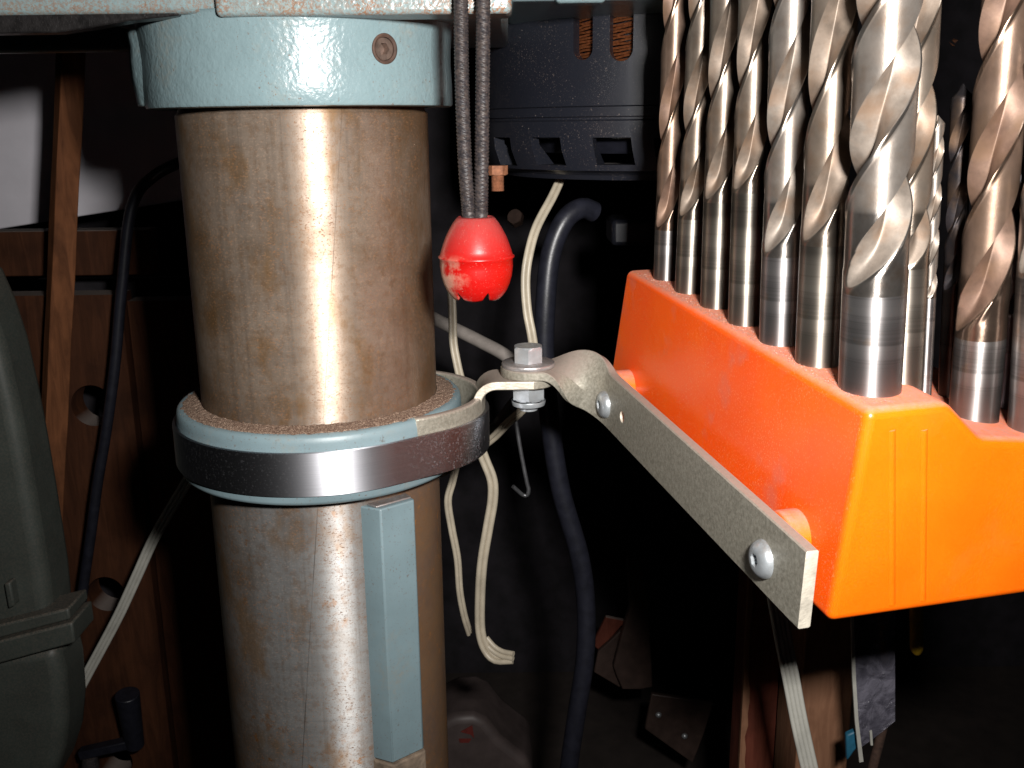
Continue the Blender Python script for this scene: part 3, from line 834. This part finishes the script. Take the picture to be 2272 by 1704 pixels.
drill(1651, 717, 71, 1677, 418, 281, 'tan', 'twist drill fourth from the far end, its flutes ending high up')
drill(1729, 758, 88, 1758, 556, 289, 'bright', 'bright steel twist drill fifth from the far end, fluted low down its shank')
drill(1813, 803, 96, 1854, 530, 358, 'tan', 'twist drill with a straw yellow shank, just behind the thickest one')
drill(1929, 860, 134, 1974, 632, 308, 'bright', 'thickest twist drill at the near left corner of the stand')
drill(2000, 838, 90, 2038, 580, 262, 'tan', 'brown twist drill half hidden behind the thickest one', tweak=60)
drill(2053, 824, 30, 2094, 655, 95, 'bright', 'thin short bright drill with its point showing beside the thick drills', tweak=50, vtip=255)
drill(2106, 868, 46, 2146, 640, 150, 'black', 'black oxide drill in shadow on the lower tier', drop=10, vtip=185)
drill(2160, 920, 104, 2238, 735, 300, 'brown', 'thick brown fluted drill on the lower tier at the right', drop=10.5, tweak=-20)
drill(2226, 880, 62, 2290, 690, 190, 'blued', 'blue black fluted drill behind the thick brown one', drop=10.5, tweak=60)
drill(2288, 945, 96, 2350, 600, 280, 'bright', 'bright drill cut off by the right edge of the photo', drop=11)

rg = random.Random(21); parts = []
for k in range(2600):
    a_ = rg.uniform(4, LEN - 12); e1 = rg.random()
    w_ = 5.2 + abs(rg.gauss(0, 3.2)) if e1 < .7 else rg.uniform(5, 22.5)
    if w_ > 22.5: continue
    p = bx(a_, w_, HT + .12); parts.append(chip(p, rg.uniform(.08, .26), rg))
V, Fs = join(*parts)
props(mesh('stand_dust', V, Fs, 'stand_dust', None, smooth=False, recalc=False, origin=bx(60, 10, HT)), 'pinkish sawdust grains lying round the drill shanks on the orange stand', 'sawdust', kind='stuff')

# ================================================================== CORD LOOP WITH RED BEAD
BD = at(1055, 480, 280)
cordt = thing('cord_loop', BD, 'black elastic cord loop hanging in front of the press head with a red bead stopper', 'elastic cord')
def Cp(u, v, Y=280): return at(u, v, Y)
pl = [Cp(1043, 500), Cp(1040, 470), Cp(1031, 350), Cp(1025, 180), Cp(1023, 40), Cp(1022, -120), Cp(1024, -250)]
prr = [Cp(1072, -250), Cp(1072, -120), Cp(1072, 40), Cp(1071, 180), Cp(1069, 350), Cp(1067, 470), Cp(1066, 500)]
mid = [Cp(1032, -285), Cp(1048, -300), Cp(1064, -285)]
pth = catmull(pl + mid + prr, .2)
nc = 26
V, Fs = sweep(pth, circ(1.92, nc), scale=lambda i, j: 1 + .065 * math.sin(i * .2 * 2 * math.pi / .92 + (3.0 * 2 * math.pi * j / nc if (j // 4) % 2 else -3.0 * 2 * math.pi * j / nc)))
mesh('cord', V, Fs, 'cord_black', cordt)
# bead: shell with scalloped foot
pv = [(478, 38), (482, 43), (492, 51), (505, 59), (520, 67), (535, 73), (548, 77.5), (559, 80.5), (562, 84.5), (565, 84.5), (568, 81), (585, 81), (605, 78.5), (622, 73.5), (636, 67), (646, 60), (655, 52)]
k_ = px(1, 280, 560)
prof = [(w_ * k_, -(v - 478) * k_ * 1.03) for v, w_ in pv]
nb = 240; V, Fs = [], []
zlow = prof[-1][1]; zcut = -(600 - 478) * k_ * 1.03
def prof_r(z):
    for (r0, z0), (r1, z1) in zip(prof[:-1], prof[1:]):
        if z1 <= z <= z0: return r0 + (r1 - r0) * (z0 - z) / max(1e-6, z0 - z1)
    return prof[-1][0]
rows = [q for q in prof if q[1] > zcut]
nrow = len(rows); NL = 14
for r, z in rows:
    for i in range(nb):
        a = 2 * math.pi * i / nb; V.append(BD + Vector((r * math.cos(a), r * math.sin(a), z)))
for j in range(NL + 1):
    for i in range(nb):
        a = 2 * math.pi * i / nb
        ph = (a * 6 / (2 * math.pi) + .62) % 1.0; e_ = abs(ph - .5)
        rim = zlow + .8 * ((.5 - e_) / .5) ** 2 + 2.0 * max(0, 1 - e_ / .14) ** .7
        z = zcut + (rim - zcut) * j / NL; r = prof_r(z)
        V.append(BD + Vector((r * math.cos(a), r * math.sin(a), z)))
prof = list(range(nrow + NL + 1))
for j in range(len(prof) - 1):
    for i in range(nb): Fs.append((j * nb + i, j * nb + (i + 1) % nb, (j + 1) * nb + (i + 1) % nb, (j + 1) * nb + i))
o = mesh('bead', V, Fs, 'red_plastic', cordt, angle=60); sm = o.modifiers.new('solid', 'SOLIDIFY'); sm.thickness = .0011; sm.offset = -1

# ================================================================== MOTOR
MX, MY, MR = at(1475, 200, 470).x, 470.0, 83.0
motor = thing('electric_motor', (MX, MY, 0), 'black electric motor with copper windings behind slots, hung behind the drills', 'motor')
mf = frame((MX, MY, 0), (1, 0, 0), (0, 1, 0), (0, 0, 1))
Yf = MY - MR + 4
zg = at(1300, 236, Yf).z; zg2 = at(1300, 258, Yf).z; zbot = at(1400, 392, Yf).z; zrim = at(1400, 345, Yf).z
prof = [(MR - 6, 120), (MR, 118), (MR, zg + .3), (MR - .6, zg), (MR + .5, zg - .2), (MR + .5, zg2), (MR - .8, zg2 - .4), (MR - .8, zg2 - 1.2), (MR + .2, zg2 - 1.8), (MR - .4, zrim + 2), (MR - 3, zrim - 6), (MR - 8, zbot + 1.2), (MR - 9.5, zbot), (MR - 14, zbot), (MR - 14, zbot + 3), (MR - 5, zrim + 4), (MR - 5, 116), (MR - 6, 120)]
V, Fs = lathe(prof, mf, 160, cap=False); house = mesh('motor_housing', V, Fs, 'motor_black', motor)
def maz(u, v, r):
    d = ray(u, v); a = d.x ** 2 + d.y ** 2; b = -2 * (d.x * MX + d.y * MY); c = MX * MX + MY * MY - r * r
    p = d * ((-b - math.sqrt(max(0, b * b - 4 * a * c))) / (2 * a)); return math.atan2(p.y - MY, p.x - MX), p.z
cutters = []
for u in (1293, 1378):
    a, z = maz(u, 130, MR); zb0 = maz(u, 128, MR)[1] + 0; wz = maz(u, 108, MR)[1]
    rd = Vector((math.cos(a), math.sin(a), 0)); tg = Vector((-rd.y, rd.x, 0))
    hwid = 4.1 if u < 1300 else 4.5
    pl_ = [(hwid * math.cos(math.pi + math.pi * i / 12), wz + hwid * math.sin(math.pi + math.pi * i / 12)) for i in range(13)] + [(hwid, 60), (-hwid, 60)]
    V, Fs = prism(pl_, MR - 10, MR + 6, frame((MX, MY, 0), tg, (0, 0, 1), rd)); cutters.append(mesh('cutter', V, Fs, 'motor_black', motor))
for u in (1118, 1215, 1362, 1500):
    a, z = maz(u, 332, MR - 1); rd = Vector((math.cos(a), math.sin(a), 0)); tg = Vector((-rd.y, rd.x, 0))
    z1 = maz(u, 305, MR)[1]; z0 = maz(u, 372, MR - 5)[1]
    z0 = maz(u, 366, MR - 3)[1]
    V, Fs = prism([(-7.2, z0), (8.2, z0), (6.8, z1), (-8.6, z1)], MR - 20, MR + 6, frame((MX, MY, 0), tg, (0, 0, 1), rd)); cutters.append(mesh('cutter', V, Fs, 'motor_black', motor))
cut(house, cutters)
# windings behind the slots: coil wires
parts = []
rg = random.Random(11)
a_c, _ = maz(1335, 100, MR - 9)
for i in range(46):
    zz = maz(1335, 128, MR)[1] - 6 + i * 1.15
    q = []
    for k in range(9):
        a = a_c - .19 + .38 * k / 8
        q.append(mf((MR - 8.5 + .5 * math.sin(i * 2.1)) * math.cos(a), (MR - 8.5 + .5 * math.sin(i * 2.1)) * math.sin(a), zz + (k - 4) * (.35 + .012 * i) + .25 * rg.uniform(-1, 1)))
    parts.append(sweep(q, circ(.48, 6), ref=(0, 0, 1)))
V, Fs = join(*parts); o = mesh('copper_winding', V, Fs, 'copper_wire', motor); o['kind'] = 'stuff'
V, Fs = lathe([(MR - 22, zbot + 8), (MR - 16, zrim + 6), (MR - 12, 110)], mf, 64, cap=False); mesh('stator_core', V, Fs, 'black_rubber', motor)
V, Fs = lathe([(MR - 15, zbot - .05), (MR - 15, zbot - 1.6), (MR - 11, zbot - 2.0), (MR - 10, zbot - .05)], mf, 96, cap=False); mesh('end_bell_rim', V, Fs, 'motor_black', house)
V, Fs = lathe([(1, zbot + 2.6), (MR - 13, zbot + 2.4)], mf, 64); mesh('end_bell_floor', V, Fs, 'washer_zinc', motor)
# rusty bolt under the motor's left edge
rb = at(1104, 395, 415)
hb_ = thing('motor_bolt', rb, 'small rusty hex bolt under the left edge of the black motor', 'bolt')
fr = frame(rb, (1, 0, 0), (0, 1, 0), (0, 0, 1))
V, Fs = hexhead(1.2, 5.0, 4.2, 1, fr, False, True); mesh('bolt_head', V, Fs, 'rust', hb_, angle=24)
prof = []
for i in range(12): prof += [(2.35, 1.2 - i * .55), (2.65, 1.2 - i * .55 - .27)]
V, Fs = lathe(prof, fr, 24); mesh('bolt_thread', V, Fs, 'rust', hb_)
# dull box under the motor
p0 = at(1358, 488, 470); p1 = at(1452, 545, 470)
o = mesh('terminal_box', *box(p0.x, p1.x, 470, 500, p1.z, p0.z), 'motor_black', None, bevel=2, origin=p0); props(o, 'dull dark box in the shadow below the motor', 'box')
nz_ = at(1146, 488, 500)
o = mesh('hex_nut', *hexhead(0, 5, 4.2, 1, frame(nz_, (.9, .1, .4), (-.3, .5, .8), (-.2, -.86, .45))), 'nut_dark', None, origin=nz_, angle=24); props(o, 'dim rusty nut in the dark just right of the red bead', 'nut')

# ================================================================== CABLES
def cable(name, pts, prof, mat, label, cat, group=None, ref=(0, -1, 0), twist=0.0, step=2.0):
    path = catmull([at(*p) for p in pts], step)
    V, Fs = sweep(path, prof, ref, twist=twist)
    return props(mesh(name, V, Fs, mat, None, origin=path[0], angle=60), label, cat, group)
cable('power_cable', [(1318, 470, 452), (1290, 462, 448), (1252, 490, 444), (1222, 565, 442), (1210, 680, 440), (1208, 800, 440), (1222, 950, 440), (1245, 1090, 440), (1285, 1230, 440), (1300, 1340, 440), (1298, 1460, 438), (1280, 1580, 436), (1262, 1704, 435), (1255, 1800, 435)],
      circ(4.6, 24), 'black_rubber', 'thick black rubber power cable hanging behind the swing arm', 'cable')
tw = ribbed(2, 1.05)
cable('twin_flex', [(1245, 395, 440), (1226, 436, 432), (1190, 505, 420), (1172, 570, 414), (1166, 625, 412), (1170, 690, 410), (1181, 750, 408), (1190, 830, 408), (1165, 900, 408), (1125, 940, 412), (1090, 975, 420), (1040, 1010, 430), (980, 1050, 440), (900, 1080, 450)],
      tw, 'ivory_vinyl', 'ivory twin lamp cord coming down from the motor behind the hinge bolt', 'cord')
cable('twin_flex', [(1062, 985, 405), (1075, 1020, 405), (1092, 1065, 404), (1093, 1110, 404), (1083, 1170, 403), (1070, 1250, 402), (1065, 1330, 402), (1066, 1400, 401), (1078, 1440, 400), (1100, 1462, 398), (1138, 1462, 396)],
      ribbed(2, 1.22), 'ivory_vinyl', 'looped ivory lamp cord with a bent cut end below the collar', 'cord', twist=.5)
cable('flex_end', [(1076, 1418, 402), (1092, 1437, 400), (1112, 1450, 398), (1139, 1456, 395)], ribbed(2, 1.15), 'ivory_vinyl', 'short ivory cord end folded against the looped cord', 'cord')
cable('bell_wire', [(1000, 600, 425), (1004, 700, 420), (1006, 760, 418), (1016, 815, 416), (1030, 880, 415), (1025, 960, 414), (1006, 1060, 412), (994, 1110, 412), (1002, 1170, 412), (1015, 1240, 412), (1020, 1310, 412), (1030, 1365, 414), (1042, 1405, 418)],
      ribbed(2, .95), 'ivory_vinyl', 'thin pale wire beside the column dropping from behind the red bead', 'wire', twist=.9)
cable('grey_cord', [(940, 695, 520), (985, 718, 515), (1060, 755, 505), (1130, 795, 495), (1170, 850, 490), (1130, 910, 490), (1085, 968, 490)], circ(3.4, 16), 'dim_vinyl', 'dull grey cord running slantwise behind the hinge bolt', 'cord')
cable('wire_hook', [(1140, 900, 430), (1147, 950, 430), (1157, 1010, 430), (1169, 1070, 430), (1173, 1086, 430), (1170, 1098, 430), (1160, 1098, 430), (1138, 1079, 428)], circ(.95, 12), 'dark_steel', 'thin bent wire hook hanging under the hinge bolt', 'hook', step=.8)
cable('black_cable', [(520, 330, 600), (430, 350, 580), (340, 392, 562), (292, 462, 560), (270, 640, 560), (257, 790, 560), (245, 890, 560), (232, 980, 560), (216, 1075, 560), (201, 1190, 560), (188, 1280, 560), (180, 1340, 560)],
      circ(3.1, 16), 'black_rubber', 'thin black cable in front of the wooden tool rack at left', 'cable')
cable('flat_cord', [(450, 1010, 545), (405, 1085, 542), (345, 1188, 540), (305, 1275, 538), (265, 1362, 536), (225, 1438, 534), (193, 1497, 532), (160, 1560, 530)], ribbed(3, 1.12), 'grey_vinyl', 'flat ribbed pale cord slanting across the wooden rack at lower left', 'cord', ref=(.3, -1, 0))
cable('ribbon_cord', [(1712, 1270, 326), (1722, 1330, 324), (1740, 1430, 321), (1756, 1510, 319), (1773, 1600, 317), (1796, 1704, 315), (1818, 1800, 313)], ribbed(4, .86), 'grey_vinyl', 'pale four ribbed flat cord below the orange stand', 'cord', ref=(.15, -1, 0))

# ================================================================== LEFT BACKGROUND
o = mesh('white_panel', *pixpoly([(-120, 527), (520, 426), (520, -260), (-120, -260)], 712, 8), 'white_board', None, bevel=1, origin=at(100, 300, 640)); props(o, 'plain white board behind the wooden strip at left', 'board')
# leaning wooden strip
pt_, pb_ = at(158, -150, 560), at(125, 1240, 500)
pt_ = at(160, 215, 566) + (at(160, 215, 566) - at(130, 1000, 566)) * .9; pb_ = at(120, 1000, 566) + (at(120, 1000, 566) - at(160, 215, 566)) * .8
q = [pt_.lerp(pb_, i / 24) for i in range(25)]
ca, sa = math.cos(math.radians(38)), math.sin(math.radians(38))
pr_ = [(x * ca - y * sa, x * sa + y * ca) for x, y in ((-6.2, -5.5), (6.2, -5.5), (6.2, 5.5), (-6.2, 5.5))]
V, Fs = sweep(q, pr_, (0, -1, 0), scale=lambda i, j: 1 + .03 * math.sin(i * 1.7 + j * 2)); o = mesh('wooden_strip', V, Fs, 'strip_wood', None, bevel=.5, origin=pb_); props(o, 'narrow brown wooden strip leaning upright at far left', 'wood strip')
rack_ = thing('tool_rack', at(150, 900, 600), 'dark brown wooden tool rack with large round holes at left', 'tool rack')
z_a, z_b = at(150, 512, 612).z, at(150, 612, 612).z
V, Fs = box(-330, at(330, 560, 612).x, 612, 630, z_b, z_a); mesh('upper_plank', V, Fs, 'panel_wood', rack_, bevel=.8)
zl_ = at(150, 655, 590).z
xr = at(288, 850, 590).x
V, Fs = box(-330, xr, 590, 608, -520, zl_); pan = mesh('holed_board', V, Fs, 'panel_wood', rack_)
cutters = []
for u, v, r in ((205, 900, 13.0), (236, 1318, 12.0), (255, 1690, 12)):
    p = at(u, v, 590); V, Fs = lathe([(r, -30), (r, 40)], frame(p, (1, 0, 0), (0, 0, 1), (0, 1, 0)), 40); cutters.append(mesh('cutter', V, Fs, 'panel_wood', rack_))
cut(pan, cutters)
V, Fs = box(xr + 1.5, xr + 70, 596, 612, -520, zl_ - 5); mesh('side_board', V, Fs, 'panel_wood', rack_)
V, Fs = box(-330, xr + 70, 690, 700, -520, zl_ - 5); mesh('rack_back', V, Fs, 'wall_black', rack_)
# black lever
p = at(278, 1600, 566)
lev = thing('black_lever', p, 'black knob lever lying against the lower part of the wooden rack', 'lever')
c0, c1 = at(282, 1540, 560), at(300, 1655, 566)
ax = (c0 - c1).normalized(); sx = ax.cross(Vector((0, 1, 0))).normalized(); sy = ax.cross(sx)
V, Fs = lathe([(5.8, 0), (7.6, (c0 - c1).length)], frame(c1, sx, sy, ax), 32); mesh('knob', V, Fs, 'black_rubber', lev, bevel=.6)
c2, c3 = at(178, 1672, 562), at(310, 1642, 566)
V, Fs = sweep([c2, c2.lerp(c3, .5), c3], [(-3, -4), (3, -4), (3, 4), (-3, 4)]); mesh('lever_arm', V, Fs, 'black_rubber', lev, bevel=.8)
c4 = at(200, 1690, 562)
V, Fs = lathe([(4.5, 0), (5.5, 6), (4.5, 12)], frame(c4 + Vector((0, 0, -8)), (1, 0, 0), (0, 1, 0), (0, 0, 1)), 24); mesh('lever_hub', V, Fs, 'black_plastic', lev)
# grey green machine housing
gh = thing('machine_housing', at(60, 1300, 500), 'grey green cast machine housing with a dusty flange at lower left', 'machine')
outl = [(-260, 520), (-40, 556), (4, 596), (32, 660), (60, 745), (86, 860), (105, 960), (122, 1060), (138, 1160), (150, 1240), (156, 1300), (158, 1345), (-260, 1400)]
V, Fs = pixpoly(outl, 488, 34, 516); mesh('upper_shell', V, Fs, 'green_housing', gh, bevel=7, seg=5, angle=60)
V, Fs = pixpoly([(-260, 1440), (170, 1380), (184, 1440), (190, 1530), (184, 1600), (165, 1660), (140, 1706), (110, 1760), (-260, 1800)], 488, 34, 516); mesh('lower_shell', V, Fs, 'green_housing', gh, bevel=7, seg=5, angle=60)
V, Fs = pixpoly([(-260, 1420), (186, 1312), (190, 1336), (-260, 1455)], 480, 24, 500); mesh('flange', V, Fs, 'green_housing', gh, bevel=1.2, seg=2)
V, Fs = pixpoly([(-260, 1458), (196, 1340), (202, 1384), (-260, 1512)], 477, 26, 498); mesh('flange', V, Fs, 'green_housing', gh, bevel=1.2, seg=2)
V, Fs = pixpoly([(8, 1296), (22, 1292), (32, 1345), (18, 1352)], 482, 8); mesh('rib', V, Fs, 'green_housing', gh, bevel=1)

# ================================================================== LOWER BACKGROUND
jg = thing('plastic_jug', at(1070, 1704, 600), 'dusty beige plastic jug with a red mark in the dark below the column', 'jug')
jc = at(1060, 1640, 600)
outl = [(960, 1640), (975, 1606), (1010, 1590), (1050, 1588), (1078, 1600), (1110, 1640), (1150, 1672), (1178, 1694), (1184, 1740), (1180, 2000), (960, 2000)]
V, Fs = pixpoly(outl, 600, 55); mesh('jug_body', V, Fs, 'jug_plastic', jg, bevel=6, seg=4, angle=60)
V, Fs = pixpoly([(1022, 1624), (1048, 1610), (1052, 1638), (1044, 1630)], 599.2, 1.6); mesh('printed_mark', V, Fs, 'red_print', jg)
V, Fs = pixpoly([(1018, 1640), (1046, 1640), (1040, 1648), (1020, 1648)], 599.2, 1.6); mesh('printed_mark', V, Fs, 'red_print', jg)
def plate(name, pts, Y, mat, label, cat, group=None, th=4, bev=.8):
    q0 = at(*pts[0], Y); return props(mesh(name, *pixpoly(pts, Y, th), mat, None, bevel=bev, origin=q0), label, cat, group)
plate('metal_offcut', [(1345, 1369), (1389, 1378), (1352, 1420), (1327, 1442), (1314, 1430)], 655, 'red_wood', 'small reddish offcut wedged behind brown plates, lower right of the cable', 'offcut')
plate('brown_sheath', [(1397, 1347), (1380, 1405), (1361, 1478), (1368, 1500), (1381, 1530), (1420, 1530), (1448, 1525), (1446, 1470), (1443, 1432), (1440, 1342), (1420, 1240), (1392, 1240)], 640, 'brown_plate', 'tall dull brown plate right of the black cable in shadow', 'plate', th=6)
plate('brown_plate', [(1327, 1446), (1352, 1424), (1392, 1384), (1400, 1500), (1375, 1526), (1318, 1492)], 650, 'brown_plate', 'small brown plate partly behind the taller brown one', 'plate')
pz = plate('riveted_plate', [(1446, 1540), (1583, 1560), (1562, 1630), (1537, 1694), (1431, 1618)], 636, 'brown_plate', 'dark red brown plate with two shiny rivets, bottom centre right', 'plate')
for u, v in ((1461, 1586), (1519, 1633)):
    p = at(u, v, 635.5)
    V, Fs = lathe([(2.2, 0), (1.8, 1.2), (.9, 1.8), (.05, 2.0)], frame(p, (1, 0, 0), (0, 0, 1), (0, -1, 0)), 20, cap=False)
    o = mesh('rivet', V, Fs, 'bright_zinc', None, origin=ORG[pz]); o.parent = pz; o.location = (0, 0, 0)
po = thing('wooden_post', at(1830, 1704, 405), 'plain brown wooden post behind the pale ribbed cord', 'post')
xa, xb = at(1772, 1600, 405).x, at(1888, 1600, 405).x
V, Fs = box(xa, xb, 405, 440, -524, -135); mesh('post', V, Fs, 'post_wood', po, bevel=1)
xa, xb = at(1646, 1600, 425).x, at(1722, 1600, 425).x
V, Fs = box(xa, xb, 425, 446, -524, -140); o = mesh('red_board', V, Fs, 'red_wood', None, bevel=.5, origin=(xa, 425, -524)); props(o, 'narrow dark red board with a splintered pale edge left of the ribbed cord', 'board')
rg = random.Random(5); q = []
for i in range(60):
    z = -524 + 384 * i / 59; q.append((z, rg.uniform(.6, 2.4)))
V = []; Fs = []
for z, w_ in q:
    V += [Vector((xa - .4, 424, z)), Vector((xa + w_ + .6, 424, z)), Vector((xa + w_ + .6, 427, z)), Vector((xa - .4, 427, z))]
for i in range(59):
    for j in range(4): Fs.append((i * 4 + j, i * 4 + (j + 1) % 4, i * 4 + 4 + (j + 1) % 4, i * 4 + 4 + j))
e_ = mesh('splintered_edge', V, Fs, 'post_wood', None, origin=ORG[o], smooth=False); e_.parent = o; e_.location = (0, 0, 0)
# clear packet with yellow handled tools
pk = thing('plastic_packet', at(1930, 1500, 350), 'torn clear plastic packet hanging under the orange stand', 'packet')
V, Fs = pixpoly([(1893, 1330), (1986, 1330), (1986, 1600), (1960, 1622), (1936, 1640), (1922, 1650), (1908, 1660), (1900, 1600), (1895, 1500)], 350, 1.2); mesh('front_sheet', V, Fs, 'clear_plastic', pk)
V, Fs = pixpoly([(1893, 1330), (1899, 1500), (1905, 1600), (1916, 1690), (1907, 1692), (1897, 1600), (1891, 1500), (1888, 1330)], 348.6, 1.0); mesh('folded_edge', V, Fs, 'grey_vinyl', pk)
V, Fs = pixpoly([(1930, 1625), (1935, 1622), (1937, 1654), (1932, 1654)], 349, .9); mesh('torn_strip', V, Fs, 'grey_vinyl', pk)
for pts, lab in (([(1948, 1330), (1976, 1330), (1974, 1462), (1964, 1484), (1952, 1356)], 'dim yellow plastic tip hanging inside the packet'), ([(2024, 1330), (2052, 1330), (2052, 1446), (2040, 1461), (2026, 1454)], 'dim yellow plastic tip hanging right of the packet')):
    plate('yellow_tip', pts, 356, 'yellow_plastic', lab, 'plastic tip', th=5, bev=1.5)
plate('blue_scrap', [(1878, 1632), (1900, 1622), (1912, 1650), (1896, 1668), (1880, 1690)], 354, 'blue_plastic', 'scrap of blue plastic at the torn foot of the packet', 'scrap', th=3)
cable('thin_rod', [(1962, 1600, 358), (1950, 1650, 358), (1936, 1704, 358), (1925, 1760, 358)], circ(1.9, 14), 'rust_dark', 'thin brown rod below the torn packet', 'rod')
tp0 = at(2270, -40, 262); tp1 = at(2248, 760, 262)
V, Fs = sweep([tp0.lerp(tp1, i / 20) for i in range(21)], [(-1.4, -.2), (1.4, -.2), (1.4, .2), (-1.4, .2)]); o = mesh('ticked_strip', V, Fs, 'tape_yellow', None, origin=tp1); props(o, 'narrow yellow strip with black ticks at the right edge behind the drills', 'tape')
# flecks stuck on the dark wall
for u, v in ((2118, 92), (2122, 1496), (2112, 100)):
    p = at(u, v, 877); Vv, Ff = chip(p, 3.2, random.Random(u)); o = mesh('wall_fleck', Vv, Ff, 'rust', None, smooth=False, origin=p)
    props(o, {2118: 'tiny brown fleck on the dark wall between the drills at upper right', 2122: 'tiny pale fleck on the dark wall at lower right', 2112: 'second tiny fleck just below the upper brown one'}[u], 'fleck')
